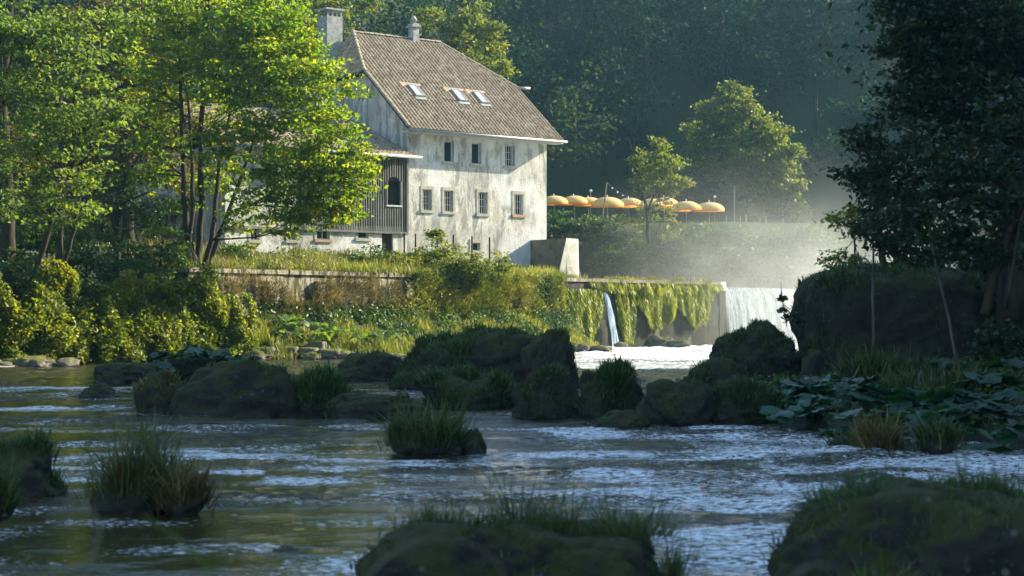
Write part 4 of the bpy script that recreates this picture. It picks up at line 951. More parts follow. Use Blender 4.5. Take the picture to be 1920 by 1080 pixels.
def tree(name, label, cat, stems, lobes, lm, size, dens=14, per=26, cr=.55, bark='bark', group=None, base=None, flat=.4, jit=.4, limbs=True, zs=.8, wid=.62, limb_r=.05):
    """stems: lists of (px, py, d, radius); lobes: (px, py, d, radius in px)"""
    ST = [[(at(x, y, d), r) for x, y, d, r in st] for st in stems]
    b = ST[0][0][0] if ST else (at(*base) if base else Vector((0, 0, 0)))
    e = empty(name, b); tag(e, label, cat, group)
    LB = [(tuple(at(x, y, d)), (r * d / F, r * d / F * 1.0, r * d / F * zs)) for x, y, d, r in lobes]
    C, N, sz, var, tips = clumpcrown(LB, cr, per, size, dens, flat, jit)
    link('crown', leaf_mesh('crown', C, N, sz, var, wid), lm, e)
    if ST:
        mb = MB()
        for st in ST:
            pts = []; rad = []
            for i in range(len(st) - 1):
                for k in range(4):
                    t = k / 4; p = st[i][0].lerp(st[i + 1][0], t); pts.append(p + Vector((random.uniform(-1, 1), 0, 0)) * .25 * st[i][1]); rad.append(st[i][1] * (1 - t) + st[i + 1][1] * t)
            pts.append(st[-1][0]); rad.append(st[-1][1]); mb.tube(pts, rad, 8)
        mb.build('trunk', M[bark], e, True)
        if limbs:
            mb = MB(); nodes = [(p, r) for st in ST for (p, r) in st[1:]] or [(p, r) for p, r in ST[0]]
            for (c, r), tp in zip(LB, tips):
                c = Vector(c); s0 = min(nodes, key=lambda n: (n[0] - c).length + max(0, n[0].z - c.z) * 2)
                mid = s0[0].lerp(c, .55) + Vector((0, 0, .12 * (c - s0[0]).length * random.uniform(-.3, 1)))
                lr = min(limb_r, s0[1] * .7); mb.tube([s0[0], mid, c], [lr, lr * .7, lr * .4], 5)
                for x in tp[:12]: x = Vector(x); mb.tube([c if random.random() < .5 else mid, c.lerp(x, .5) + Vector((0, 0, random.uniform(0, .3))), x], [lr * .3, lr * .2, .006], 4)
            mb.build('branches', M[bark], e, True)
    return e
# the big multi-stemmed maple
D = 79
st = [[(372, 560, D, 0.260), (365, 500, D, 0.211), (352, 440, D, 0.161), (344, 330, D, 0.124), (340, 200, D, 0.099), (338, 80, D, 0.068), (345, -20, D, 0.037)],
      [(370, 550, D, 0.186), (392, 490, D + .5, 0.149), (420, 420, D + .5, 0.112), (446, 350, D + .3, 0.087), (478, 260, D, 0.062), (520, 180, D, 0.037)],
      [(366, 540, D, 0.186), (372, 470, D + .8, 0.155), (378, 380, D + .8, 0.143), (376, 260, D + .8, 0.124), (382, 130, D + .8, 0.105), (392, 0, D + .8, 0.081), (400, -80, D + .8, 0.062)],
      [(360, 530, D, 0.149), (352, 470, D - .5, 0.124), (362, 400, D - .6, 0.105), (360, 300, D - .6, 0.081), (352, 180, D - .6, 0.056)],
      [(374, 530, D, 0.149), (398, 450, D - .5, 0.124), (404, 380, D - .6, 0.105), (412, 300, D - .6, 0.081), (432, 210, D - .6, 0.056), (470, 90, D - .6, 0.031)],
      [(425, 400, D, 0.081), (470, 385, D - .5, 0.062), (520, 355, D - 1, 0.043), (600, 330, D - 1.5, 0.025)]]
lob = [(400, 20, D, 75), (480, 40, D, 80), (530, 20, D, 62), (330, 60, D, 70), (440, 110, D - 1, 75), (530, 110, D - 1, 80), (590, 115, D - 1, 52), (560, 90, D, 45), (360, 150, D + 1, 60),
       (590, 170, D - 2, 70), (500, 190, D - 2, 75), (420, 210, D + 1, 60), (620, 225, D - 2, 50), (650, 175, D - 2, 34), (560, 255, D - 2, 75), (480, 280, D - 2, 65), (620, 290, D - 3, 62), (676, 258, D - 3, 34), (690, 300, D - 3, 26),
       (560, 340, D - 3, 72), (640, 350, D - 3, 58), (688, 345, D - 3, 30), (600, 405, D - 3, 50), (650, 400, D - 3, 32), (520, 400, D - 3, 45), (300, 210, D + 1, 50), (310, 320, D + 1, 40), (430, 330, D + 1, 42), (540, 430, D - 3, 24), (545, 60, D, 60), (250, 120, D + 2, 40),
       (460, 370, D - 2, 34), (270, 270, D + 1, 35), (540, 300, D - 4, 60), (600, 350, D - 4, 60), (660, 320, D - 4, 45), (560, 390, D - 3.5, 48), (630, 390, D - 4, 42), (500, 340, D - 3, 55), (590, 230, D - 4, 55), (650, 230, D - 4, 30), (450, 60, D - 2, 60), (560, 150, D - 3, 60), (400, 280, D - 2, 50), (340, 380, D + 1, 36), (290, 160, D, 50), (250, 200, D + 1, 45), (330, 120, D - 2, 55), (430, 160, D - 2, 55), (300, 270, D - 1, 45), (440, 420, D - 2, 34), (390, 340, D + 2, 44), (260, 340, D + 1, 42), (450, 240, D - 2, 55), (500, 120, D - 2, 60), (230, 60, D + 1, 50), (300, 20, D, 60)]
tree('maple_tree', 'large multi-stemmed maple with glowing yellow green leaves in front of the farmhouse', 'tree', st, lob, M['maple'], .22, dens=21, per=24, cr=.5, flat=.28, jit=.38)
# pale leaved tree at the left edge
D = 69
tree('ash_tree', 'pale glinting leafy tree filling the left edge of the picture', 'tree',
     [[(20, 560, D, .3), (15, 400, D, .26), (5, 200, D, .2), (20, 20, D, .12), (30, -80, D, .08)], [(60, 540, D, .15), (95, 420, D, .11), (120, 330, D, .07)]],
     [(40, 20, 64, 75), (120, 40, 64, 60), (20, 110, 64, 70), (100, 120, 64, 65), (165, 100, 63, 42), (60, 190, 64, 65), (130, 190, 63, 60), (185, 205, 62, 48), (225, 210, 62, 34), (20, 260, 64, 60), (90, 260, 63, 50), (150, 245, 63, 45), (150, 130, 63, 36), (30, 330, 65, 45), (215, 30, 66, 40), (60, 70, 63, 55), (0, 180, 63, 55), (70, 290, 63, 45), (190, 160, 64, 40), (20, 390, 66, 45), (170, 300, 65, 40), (200, 250, 63, 36), (0, 60, 63, 50)],
     M['maple_pale'], .21, dens=20, per=24, cr=.5, flat=.3, jit=.38)
tree('young_ash', 'small pale leaved tree below the left edge tree, bright in the sun', 'tree',
     [[(110, 520, 69, .14), (112, 450, 69, .11), (118, 380, 69, .07)], [(118, 500, 69, .1), (140, 430, 69, .07), (150, 370, 69, .04)]],
     [(110, 350, 64, 55), (150, 385, 63.5, 38), (70, 345, 64, 40), (120, 410, 64, 34), (160, 345, 63, 28), (60, 400, 64, 34)], M['maple_pale'], .20, dens=17, per=30, cr=.4, flat=.3)
D = 90
tree('beech_tree', 'tree with browning leaves behind the left edge tree and the maple', 'tree', [[(250, 520, D, .35), (235, 350, D, .28), (225, 180, D, .2), (215, 0, D, .12)]],
     [(200, 30, D, 75), (270, 60, D, 70), (190, 130, D, 65), (260, 160, D, 65), (170, 220, D, 55), (250, 240, D, 60), (310, 20, D, 60), (130, 60, D, 60), (150, 330, D, 60), (60, 330, D, 60), (80, 400, D, 55), (180, 400, D, 55), (20, 280, D, 60), (330, 230, D, 50), (350, 330, D, 50), (290, 300, D, 55), (220, 320, D, 55), (300, 120, D, 50)], M['brown_leaf'], .22, dens=17, per=30, cr=.6)
D = 78
tree('alder_tree', 'slim dark stemmed alder between the pale left tree and the maple', 'tree', [[(222, 560, D, .2), (218, 470, D, .17), (212, 400, D, .13), (235, 330, D, .08), (290, 250, D, .04)], [(214, 440, D, .1), (230, 380, D, .07), (280, 360, D, .04)]],
     [(215, 370, D, 45), (260, 400, D, 42), (180, 420, D, 40), (270, 340, D, 38), (300, 390, D, 30), (230, 440, D, 40)], M['shrub'], .2, dens=18, per=20, cr=.45)
# shrubs over the left bank
sh = [(20, 430, 71, 60, 'at the left edge under the pale tree'), (85, 470, 71, 60, 'under the small pale tree'), (160, 480, 72, 58, 'left of the alder stem'), (20, 510, 69, 50, 'low at the left edge above the ivy'),
      (235, 495, 74, 55, 'around the alder foot'), (300, 455, 76, 50, 'between the alder and the maple stems'), (330, 500, 77, 42, 'left of the maple foot'), (100, 530, 70, 42, 'above the ivy left part'), (200, 545, 72, 40, 'above the ivy middle part'), (285, 540, 75, 40, 'above the ivy right part'), (395, 540, 79, 30, 'right of the maple foot'), (440, 480, 84, 26, 'on the wall top by the maple'), (420, 590, 79, 28, 'below the maple foot by the wall')]
for px, py, d, r, wh in sh:
    tree('shrub', 'green leafy shrub ' + wh, 'shrub', [[(px, py + r * .9, d, .06), (px + 4, py, d, .03)]], [(px, py, d, r), (px - r * .5, py + r * .35, d - .3, r * .6), (px + r * .5, py + r * .3, d - .3, r * .6), (px + r * .1, py - r * .45, d, r * .55)], M['shrub'], .18, dens=22, per=26, cr=.4, group='shrubs above the left bank', limb_r=.03)
for px, py, d, r, wh in [(15, 600, 67.5, 38, 'at the left picture edge'), (60, 575, 68, 34, 'second from the left picture edge'), (110, 610, 68.5, 32, 'behind the gravel bar tip'), (150, 580, 70, 30, 'below the small pale tree'), (205, 610, 70.5, 34, 'in the middle of the left bank'), (255, 585, 72, 32, 'below the alder'), (300, 615, 73, 30, 'left of the brightest hanging leaves'), (345, 585, 74.5, 36, 'brightest, below the maple'), (380, 620, 75.5, 30, 'right end of the bank'), (370, 560, 76, 24, 'around the maple roots')]:
    tree('overhanging_bush', 'yellow green bush hanging to the water ' + wh, 'bush', [[(px, py - r, d + 1, .05), (px, py, d, .02)]], [(px, py, d, r), (px - r * .5, py + r * .6, d - .6, r * .6), (px + r * .5, py + r * .5, d - .5, r * .6), (px, py + r * .95, d - .9, r * .45)], M['ivy'], .17, dens=24, per=24, cr=.38, group='bushes hanging over the left bank', limb_r=.02, flat=.7)
# ivy curtain on the left bank
n = 56000; px = RNG.uniform(-40, 412, n); C = []
tt = -14 + 14.5 * RNG.uniform(0, 1, n) ; zz = .2 + RNG.uniform(0, 1, n) * (1.6 + 2.6 * vnoise(tt * .7, tt * 0, 77))
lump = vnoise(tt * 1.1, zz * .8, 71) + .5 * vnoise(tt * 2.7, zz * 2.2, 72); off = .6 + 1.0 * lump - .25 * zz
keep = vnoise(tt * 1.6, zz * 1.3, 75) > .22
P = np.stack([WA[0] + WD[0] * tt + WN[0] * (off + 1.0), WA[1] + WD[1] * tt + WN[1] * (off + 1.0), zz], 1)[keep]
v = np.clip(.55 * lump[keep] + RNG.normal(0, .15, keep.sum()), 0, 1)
N = np.array([WN[0] * .5, WN[1] * .5, .7]) + RNG.normal(0, .6, P.shape)
P += RNG.normal(0, .10, P.shape)
iv = empty('ivy_curtain', (-18, 71, 3)); tag(iv, 'yellow green curtain of hanging ivy covering the left river bank', 'ivy')
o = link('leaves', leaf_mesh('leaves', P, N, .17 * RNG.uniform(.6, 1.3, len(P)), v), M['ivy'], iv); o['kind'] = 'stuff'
# bank vegetation in front of the wall
def veg_strip(name, label, t0, t1, s0, s1, z0, z1, n, L, m, w=.03, bend=.5, kind='grass', cat='grass', lean=0, thr=.3, sd=0, sz=.16):
    t = RNG.uniform(t0, t1, n); u = RNG.uniform(0, 1, n); s = s0 + (s1 - s0) * u; z = z0 + (z1 - z0) * u
    keep = vnoise(t * 1.1 + sd, u * 4, 81) > thr; t, s, z, u = t[keep], s[keep], z[keep], u[keep]
    P = np.stack([WA[0] + WD[0] * t + WN[0] * s, WA[1] + WD[1] * t + WN[1] * s, z + RNG.normal(0, .05, len(z))], 1)
    var = np.clip(vnoise(t * .9, u * 3, 82) * .7 + RNG.normal(.15, .2, len(t)), 0, 1)
    if kind == 'grass':
        U = np.array([WN[0] * lean, WN[1] * lean, 1.0]) + RNG.normal(0, .25, P.shape)
        me = blade_mesh(name, P, U, L * RNG.uniform(.5, 1.3, len(P)) * (.5 + vnoise(t * 2, u * 3, 83)), w, RNG.uniform(.1, 1, len(P)) * bend, var)
    else: me = leaf_mesh(name, P + RNG.normal(0, .12, P.shape), RNG.normal(0, .6, P.shape) + np.array([WN[0] * .5, WN[1] * .5, .8]), sz * RNG.uniform(.6, 1.3, len(P)), var)
    o = link(name, me, M[m]); rebase(o, Wp((t0 + t1) / 2, 0, 0)); tag(o, label, cat, kind='stuff'); return o
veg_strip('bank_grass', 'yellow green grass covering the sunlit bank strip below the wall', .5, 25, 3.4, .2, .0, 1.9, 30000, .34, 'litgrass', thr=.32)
veg_strip('bank_herbs', 'leafy herbs mixed on the sunlit bank below the wall', 6, 25.5, 2.6, .2, .2, 2.4, 22000, .3, 'shrub', kind='leaf', thr=.40, sd=3)
veg_strip('wall_top_grass', 'tall pale grass and weeds on top of the river wall', 9, 27.5, .15, -2.5, 4.05, 4.3, 9000, .55, 'litgrass', thr=.3)
veg_strip('wall_creeper', 'grasses and creeper spilling down the right half of the wall', 13, 25.5, .38, .22, 1.2, 4.1, 26000, .45, 'litgrass', bend=1.3, lean=.9, thr=.33, sd=9)
veg_strip('wall_creeper', 'leafy creeper patches over the middle of the wall', 11, 25.3, .40, .25, .8, 4.2, 14000, .3, 'hazel', kind='leaf', thr=.5, sd=14)
veg_strip('wall_creeper', 'withered brown yellow plants hanging on the left half of the wall', 0, 13, .38, .22, .9, 3.8, 13000, .42, 'drygrass', bend=1.3, lean=.9, thr=.42, sd=21)
veg_strip('wall_herbs', 'small leafy plants rooted along the foot of the left wall', -1, 13, .9, .2, .8, 2.6, 6000, .3, 'shrub', kind='leaf', thr=.5, sd=25, sz=.2)
veg_strip('terrace_weeds', 'weeds growing on the ground between the wall and the house', -1, 27, -.8, -9, 4.0, 5.2, 20000, .5, 'litgrass', thr=.45, sd=5)
veg_strip('terrace_weeds', 'withered weeds between the wall and the house', -1, 27, -.6, -9, 4.0, 5.2, 12000, .7, 'drygrass', thr=.5, sd=35)
veg_strip('terrace_herbs', 'leafy herbs between the wall and the house', -1, 27, -.6, -9, 4.2, 5.5, 16000, .3, 'hazel', kind='leaf', thr=.5, sd=45, sz=.15)
veg_strip('coping_weeds', 'small weeds growing along the coping by the spout', 26, 42, .1, -.5, 4.06, 4.1, 2600, .22, 'litgrass', thr=.45, sd=60)
# hanging moss on the right half of the wall
def moss(label, px0, px1, z0, z1, n, sd):
    def t_of(px):
        k = (px - 960) / F; return (k * WA[1] - WA[0]) / (WD[0] - k * WD[1])
    t0, t1 = t_of(px0), t_of(px1); t = RNG.uniform(t0, t1, n); u = RNG.uniform(0, 1, n) ** .8
    lump = vnoise(t * 2.6 + sd, u * 1.5, 91); edge = np.clip(1 - np.abs((t - t0) / (t1 - t0) * 2 - 1) ** 4, 0, 1)
    lowz = z0 + (z1 - z0) * .75 * (1 - edge) + (z1 - z0) * .35 * vnoise(t * 1.8, t * 0, 92)
    z = z1 - (z1 - lowz) * u; s = .12 + .42 * lump * edge + .08 * u
    P = np.stack([WA[0] + WD[0] * t + WN[0] * s, WA[1] + WD[1] * t + WN[1] * s, z], 1)
    U = np.array([WN[0] * .35, WN[1] * .35, -1.0]) + RNG.normal(0, .15, P.shape)
    me = blade_mesh('moss', P, U, .34 * RNG.uniform(.5, 1.3, n), .06, RNG.uniform(0, .3, n), np.clip(lump * .8 + RNG.normal(.1, .15, n), 0, 1), 2)
    o = link('hanging_moss', me, M['hangmoss']); rebase(o, Wp((t0 + t1) / 2, .2, z1)); tag(o, label, 'moss')
moss('broad yellow moss curtain left of the little water spout', 1040, 1124, .1, 3.5, 5200, 0)
moss('narrow bright moss curtain right of the little water spout', 1148, 1186, .1, 3.6, 3400, 2)
moss('short moss drape in the middle of the weir side wall', 1188, 1262, .9, 3.7, 6500, 4)
moss('rightmost short moss drape fading into the mist', 1256, 1330, 1.2, 3.6, 5600, 7)
moss('thin moss fringe hanging under the coping near the mist', 1100, 1350, 3.3, 3.95, 2200, 11)
# bushes on the house terrace
for px, py, d, r, wh, mm in [(820, 462, 91, 34, 'like a little fir against the white facade', 'hazel'), (850, 485, 90, 32, 'below the second barred window', 'hazel'), (785, 488, 90, 32, 'at the facade left corner', 'hazel'), (893, 494, 90, 28, 'before the basement opening', 'hazel'), (935, 494, 91, 26, 'left of the wing wall', 'hazel'),
        (695, 480, 89, 32, 'before the wing door', 'shrub'), (660, 482, 91, 20, 'left of the wing door', 'shrub'), (742, 490, 89, 26, 'right of the wing door', 'hazel'), (560, 485, 88, 18, 'left of the orange sill window', 'hazel'), (815, 435, 93, 12, 'topmost tip', 'hazel'), (455, 474, 86, 30, 'right of the maple stems', 'hazel')]:
    tree('bush', 'yellow green bush on the house terrace ' + wh, 'bush', [[(px, py + r, d, .04), (px, py - r * .3, d, .02)]], [(px, py, d, r), (px - r * .5, py + r * .5, d, r * .6), (px + r * .6, py + r * .4, d, r * .6)], M[mm], .17, dens=40, per=24, cr=.3, group='bushes on the house terrace', limb_r=.02)
for px, y0, y1, wh in ((758, 437, 475, 'at the facade left corner'), (779, 438, 470, 'second from the left'), (850, 440, 482, 'right of the little fir'), (885, 443, 478, 'left of the basement opening'), (918, 445, 478, 'right of the basement opening')):
    a = at(px, y1, 94); b = at(px, y0, 94); mb = MB(); mb.tube([a - Vector((0, 0, .5)), b], .05, 5); o = mb.build('fence_stake', M['darkwood']); rebase(o, a); tag(o, 'thin dark stake before the facade ' + wh, 'stake', 'dark stakes before the facade')
# trees behind the house
tree('lime_tree', 'sunlit yellow green tree rising behind the right side of the farmhouse roof', 'tree', [[(880, 330, 124, .3), (875, 200, 124, .22), (880, 80, 124, .14)]],
     [(905, 60, 122, 28), (925, 85, 121, 26), (938, 125, 121, 24), (905, 115, 122, 34), (870, 100, 124, 40), (850, 60, 124, 36), (885, 25, 124, 30), (925, 150, 122, 20), (840, 120, 125, 45), (800, 40, 126, 30), (930, 50, 121, 14)], M['hazel'], .3, dens=22, per=26, cr=.55)
tree('lime_tree', 'sunlit leafy tree behind the left chimney of the farmhouse', 'tree', [[(650, 250, 122, .3), (645, 100, 122, .2), (640, 0, 122, .12)]],
     [(600, 10, 118, 34), (640, 15, 118, 24), (655, 60, 122, 18), (580, 60, 120, 40), (545, 110, 120, 50), (690, 10, 124, 22), (500, 60, 120, 50), (610, 110, 121, 25)], M['hazel'], .28, dens=22, per=26, cr=.55)
# terrace trees
tree('young_tree', 'young yellow green tree among the orange umbrellas', 'tree', [[(1215, 525, 130.5, .18), (1215, 450, 130.5, .16), (1213, 400, 130.5, .12), (1205, 350, 130.5, .09), (1192, 300, 130.5, .05), (1178, 262, 130.5, .02)], [(1213, 400, 130.5, .1), (1235, 340, 130.5, .06), (1240, 280, 130.5, .03)]],
     [(1235, 280, 129.5, 24), (1215, 305, 130.5, 30), (1255, 310, 129.5, 30), (1230, 340, 129.5, 38), (1270, 345, 129.5, 24), (1200, 345, 130.5, 22), (1235, 265, 129.5, 14), (1195, 300, 130.5, 12), (1245, 365, 129.5, 26), (1285, 340, 129.5, 12)], M['hazel'], .26, dens=24, per=20, cr=.42, limb_r=.03)
tree('hedge_bush', 'leafy bush hanging over the bank below the young terrace tree', 'bush', [[(1230, 440, 131, .06), (1245, 400, 131, .03)]],
     [(1215, 400, 131, 28), (1245, 405, 130, 32), (1265, 430, 129.5, 22), (1250, 450, 129.5, 16), (1190, 420, 131, 26), (1160, 412, 131, 22), (1245, 480, 129.5, 9)], M['hazel'], .22, dens=13, per=22, cr=.4, limb_r=.03)
D = 152
tree('misty_tree', 'broad round crowned tree catching the sun in the mist', 'tree', [[(1400, 450, D, .35), (1405, 330, D, .25), (1410, 220, D, .15)]],
     [(1380, 190, D, 36), (1350, 215, D, 40), (1410, 235, D, 46), (1450, 260, D - 1, 40), (1470, 300, D - 1, 38), (1400, 290, D - 1, 52), (1340, 260, D, 44), (1350, 310, D, 40), (1440, 330, D - 1, 44), (1480, 345, D - 1, 34), (1400, 340, D, 40), (1310, 300, D + 1, 34), (1470, 380, D - 1, 32), (1430, 385, D, 34), (1330, 200, D + 1, 24), (1370, 160, D, 12), (1310, 250, D + 2, 30), (1500, 400, D - 2, 26), (1490, 280, D - 1, 16)], M['hazel'], .34, dens=20, per=26, cr=.6)
for px, py, d, r, wh in [(1050, 420, 131, 34, 'right beside the farmhouse corner'), (1095, 425, 131, 34, 'below the second and third umbrella'), (1140, 440, 130, 34, 'below the leaning light pole'), (1320, 440, 131, 36, 'below the last umbrella'), (1375, 445, 131, 36, 'below the tall thin post'), (1070, 470, 130, 40, 'above the wing wall end'), (1130, 480, 130, 44, 'low above the wall'), (1200, 480, 130, 42, 'low below the young tree'), (1290, 485, 130, 46, 'low at the start of the mist'), (1370, 490, 130, 46, 'low in the mist'), (1440, 455, 131, 38, 'in the mist below the fence posts'), (1450, 495, 129, 44, 'low in thick mist'), (1520, 450, 131, 44, 'in the brightest mist'), (1530, 500, 129, 44, 'beside the huge boulder in mist')]:
    tree('bank_bush', 'dark green bush on the far river bank ' + wh, 'bush', [[(px, py + r, d, .08), (px, py, d, .03)]], [(px, py, d, r), (px - r * .6, py + r * .3, d, r * .7), (px + r * .6, py + r * .2, d, r * .7)], M['shrub'], .3, dens=18, per=24, cr=.5, group='bushes on the far bank', limb_r=.03)
for px, py, wh, sc in [(1330, 50, 'high on the dark hillside with sunlit left fringe', 1.0), (1640, 30, 'high at the right of the hillside, beside the dark near trees', .8), (700, 20, 'high behind the farmhouse ridge', .8), (1060, 260, 'low on the dark hillside above the umbrellas', .7)]:
    d = 172; tree('forest_tree', 'forest tree ' + wh, 'tree', [[(px, py + 160, d, .3), (px, py, d, .12)]], [(px, py, d, 40 * sc), (px + 30 * sc, py + 30 * sc, d - 1, 34 * sc), (px - 25 * sc, py + 40 * sc, d, 34 * sc), (px + 8, py - 30 * sc, d, 26 * sc), (px + 10, py + 70 * sc, d, 34 * sc)], M['shrub'], .36, dens=9, per=24, cr=.8)
# ------------------------------------------------------------------ the wood on the hillside (one mass) and on the right slope
def wood(name, label, pts, size, per, cr, m, rad):
    C = []; Vv = []; mb = MB()
    for x, y, *hs in pts:
        z = gz(x, y); hgt = random.uniform(9, 15) * (hs[0] if hs else 1); r = rad * random.uniform(.7, 1.3); tone = random.uniform(.0, .8) ** 1.2
        mb.tube([(x, y, z - .5), (x, y, z + hgt * .8)], [.25, .1], 5)
        k = 26; d = RNG.normal(size=(k, 3)); d /= np.linalg.norm(d, axis=1, keepdims=True)
        cc = np.array([x, y, z + hgt * .6]) + d * np.array([r, r, hgt * .42]) * RNG.uniform(.4, 1, (k, 1))
        nn = int(per); p = np.repeat(cc, nn, 0) + RNG.normal(size=(k * nn, 3)) * np.array([cr, cr, cr * .4]); C.append(p)
        Vv.append(np.clip(tone + RNG.normal(0, .18, k * nn), 0, 1))
    C = np.concatenate(C); N = RNG.normal(size=C.shape) * .8 + np.array([0, 0, 1.]); Vv = np.concatenate(Vv)
    e = empty(name, tuple(C.mean(0) * np.array([1, 1, 0]))); tag(e, label, 'woodland', kind='stuff')
    o = link('foliage', leaf_mesh('foliage', C, N, size * RNG.uniform(.6, 1.4, len(C)), Vv), m, e); o['kind'] = 'stuff'
    o = mb.build('trunks', M['bark'], e); o['kind'] = 'stuff'
pts = []
for j, y in enumerate(np.arange(146, 250, 6.2)):
    half = y * .33 + 8
    for x in np.arange(-half, half + 1, 5.6):
        xx = x + random.uniform(-2, 2) + (j % 2) * 2.8; yy = y + random.uniform(-2, 2)
        yb = 152 + 1.3 * xx if xx < 0 else 152
        if gz(xx, yy) < 10.5: continue
        if (22 < xx < 70 and abs(yy - 152 - .45 * (xx - 20)) < 9) or (yy < 158 and 14 < xx < 24): pts.append((xx, yy, .38)); continue
        pts.append((xx, yy))
for j, y in enumerate(np.arange(106, 146, 6.0)):
    for x in np.arange(-55, -8, 5.6):
        xx = x + random.uniform(-2, 2); yy = y + random.uniform(-2, 2)
        if gz(xx, yy) > 6.2 and not (-26 < xx and yy < 124): pts.append((xx, yy))
print('wood', len(pts))
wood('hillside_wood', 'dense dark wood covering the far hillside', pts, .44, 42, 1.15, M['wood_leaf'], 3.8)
pts = []
for y in np.arange(-4, 66, 6.5):
    for x in np.arange(0, 60, 6.5):
        xe = float(np.interp(y, XE_Y, XE_X)); xx = xe + 8 + x + random.uniform(-2, 2); yy = y + random.uniform(-2, 2)
        if yy < 62 + .45 * (xx - 12) and xx - (.31 if yy < 46 else .25) * yy > (7 if yy < 46 else 0): pts.append((xx, yy))
print('rwood', len(pts))
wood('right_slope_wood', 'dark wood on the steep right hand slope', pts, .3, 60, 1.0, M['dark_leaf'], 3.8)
# dark trees on the right bank
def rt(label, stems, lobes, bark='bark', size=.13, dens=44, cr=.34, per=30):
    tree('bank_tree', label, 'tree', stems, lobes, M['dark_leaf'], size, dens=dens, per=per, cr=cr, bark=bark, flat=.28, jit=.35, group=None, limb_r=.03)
rt('tall dark tree whose black crown fills the upper right corner', [[(1905, 600, 40, .3), (1920, 400, 40, .24), (1900, 200, 40, .18), (1860, 0, 40, .1)]],
   [(1740, 30, 40, 85), (1830, 50, 40, 95), (1900, 90, 40, 90), (1760, 120, 40, 75), (1700, 80, 40, 50), (1850, 170, 40, 85), (1700, 190, 41, 60), (1900, 250, 40, 80), (1780, 230, 41, 70), (1690, 15, 40, 45)], size=.15, dens=72, per=44, cr=.42)
for px, py, d, r, wh in [(1880, 560, 50, 60, 'at the right edge behind the thick trunked tree'), (1800, 520, 56, 60, 'rising behind the huge boulder right end'), (1900, 480, 56, 60, 'highest at the right edge'), (1890, 640, 38, 50, 'low at the right edge above the butterbur'), (1720, 500, 57, 40, 'just over the huge boulder top')]:
    tree('bank_bush', 'black green bush in deep shade ' + wh, 'bush', [[(px, py + r, d, .06), (px, py, d, .03)]], [(px, py, d, r), (px - r * .6, py + r * .3, d, r * .7), (px + r * .6, py + r * .2, d, r * .7)], M['dark_leaf'], .18, dens=40, per=26, cr=.4, group='shaded bushes on the right bank', limb_r=.03)
rt('slim pale stemmed young tree leaning left before the huge block boulder', [[(1795, 690, 33, .035), (1780, 600, 33, .03), (1755, 500, 33, .026), (1738, 410, 33, .02), (1700, 330, 33, .012)]],
   [(1690, 310, 33, 62), (1640, 280, 33, 50), (1740, 350, 33, 60), (1660, 370, 33, 55), (1610, 330, 33, 30), (1620, 250, 33, 34), (1720, 260, 33, 60), (1700, 430, 33, 45)], 'palebark', .15)
rt('thin straight sapling in front of the huge block boulder left part', [[(1638, 650, 39, .035), (1636, 560, 39, .03), (1638, 470, 39, .025), (1630, 400, 39, .012)]],
   [(1640, 415, 39, 42), (1690, 440, 39, 45), (1730, 470, 39, 42), (1640, 370, 39, 36), (1660, 455, 39, 26)], 'palebark', .15)
rt('thick trunked tree leaning right at the right picture edge', [[(1848, 590, 31, .10), (1865, 520, 31, .09), (1885, 460, 31, .08), (1915, 380, 31, .06), (1935, 250, 31, .04)], [(1885, 580, 30.5, .04), (1900, 500, 30.5, .035), (1912, 420, 30.5, .03)]],
   [(1830, 300, 31, 75), (1890, 350, 31, 75), (1800, 380, 31, 65), (1850, 430, 31, 60), (1780, 300, 31, 50), (1900, 450, 31, 55), (1790, 450, 31, 45), (1910, 210, 31, 70), (1840, 480, 31, 40)], size=.15)
rt('leafy tree with sunlit leaves at its left rim behind the huge boulder', [[(1660, 520, 52, .12), (1650, 440, 52, .1), (1640, 340, 52, .07)]],
   [(1640, 420, 52, 42), (1680, 380, 52, 50), (1720, 420, 52, 50), (1780, 470, 52, 50), (1850, 490, 52, 50), (1700, 480, 52, 32), (1640, 330, 52, 36), (1900, 500, 52, 50)], size=.2, dens=36)
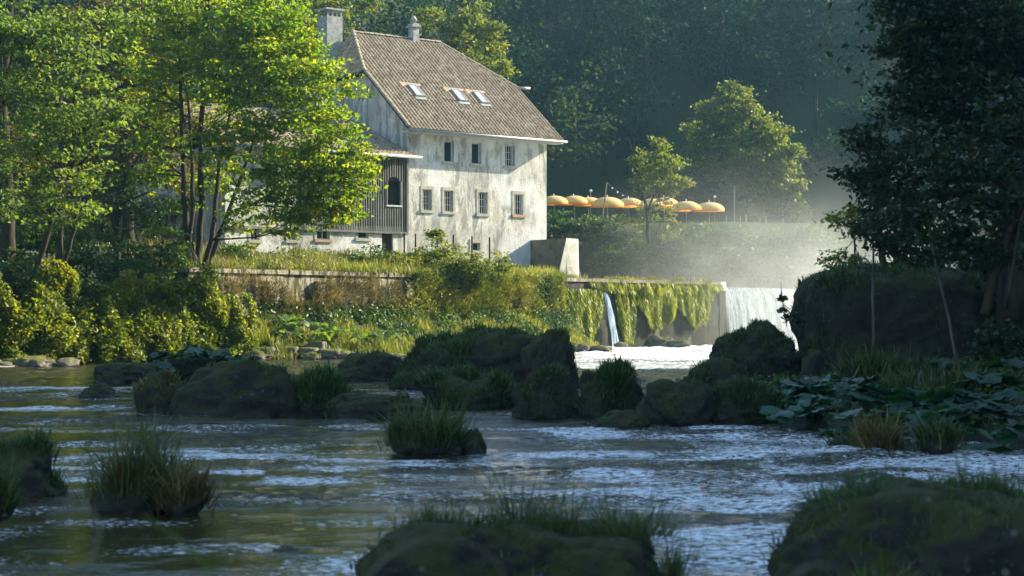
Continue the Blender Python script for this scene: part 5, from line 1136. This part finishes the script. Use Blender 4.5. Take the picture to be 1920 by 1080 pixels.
tree('sapling', 'sunlit yellow leaved sapling in the mist left of the dark right hand trees', 'tree', [[(1604, 505, 60, .05), (1602, 450, 60, .03), (1595, 415, 60, .015)]],
     [(1590, 430, 60, 26), (1565, 415, 60, 18), (1610, 415, 60, 18), (1580, 480, 60, 24), (1560, 495, 60, 18), (1610, 490, 60, 16), (1600, 395, 60, 16)], M['hazel'], .17, dens=18, per=16, cr=.28, limb_r=.015)
tree('weed_plant', 'small leafy weed standing on top of the dome shaped boulder', 'plant', [[(1475, 612, 43, .012), (1468, 570, 43, .008), (1464, 530, 43, .005)]], [(1478, 596, 43, 9), (1490, 590, 43, 9), (1465, 560, 43, 4), (1468, 582, 43, 5), (1500, 605, 43, 8)], M['dark_leaf'], .12, dens=60, per=7, cr=.1, limb_r=.006)

# ------------------------------------------------------------------ air: haze box and the mist of the weir
def m_vol(name, dens, col=(.85, .93, 1), an=.55):
    m, t = mat(name); v = nd(t, 'ShaderNodeVolumePrincipled'); o = nd(t, 'ShaderNodeOutputMaterial')
    v.inputs['Color'].default_value = (*col, 1); v.inputs['Density'].default_value = dens; v.inputs['Anisotropy'].default_value = an
    t.links.new(v.outputs[0], o.inputs['Volume']); return m, t, v
hm, _, _ = m_vol('haze_air', .00042, (.38, .74, .95), .6)
mb = MB(); mb.box((-140, -45, -3), (190, 340, 145)); o = mb.build('haze', hm); o['kind'] = 'stuff'
mm, t, v = m_vol('weir_mist', .03, (.95, .96, .95), .5)
tc = nd(t, 'ShaderNodeTexCoord'); gr = nd(t, 'ShaderNodeTexGradient', gradient_type='SPHERICAL'); t.links.new(tc.outputs['Object'], gr.inputs[0])
mp = nd(t, 'ShaderNodeMapping'); mp.inputs['Scale'].default_value = (3.2, 4.5, 2.4); t.links.new(tc.outputs['Object'], mp.inputs[0])
n = nz(t, 1.5, 4, .6, mp.outputs[0], .6)
dd = math_(t, 'MULTIPLY', math_(t, 'MULTIPLY', ramp(t, gr.outputs[1], [(0, grey(0)), (.35, grey(.12)), (.9, grey(1))]), ramp(t, n, [(.32, grey(.05)), (.7, grey(1))])), .075)
t.links.new(dd, v.inputs['Density'])
bm_ = bmesh.new(); bmesh.ops.create_icosphere(bm_, subdivisions=3, radius=1); me = bpy.data.meshes.new('mist'); bm_.to_mesh(me); bm_.free()
o = link('mist', me, mm); o.location = (18.5, 113, 3.2); o.scale = (18, 17, 10.5); o['kind'] = 'stuff'
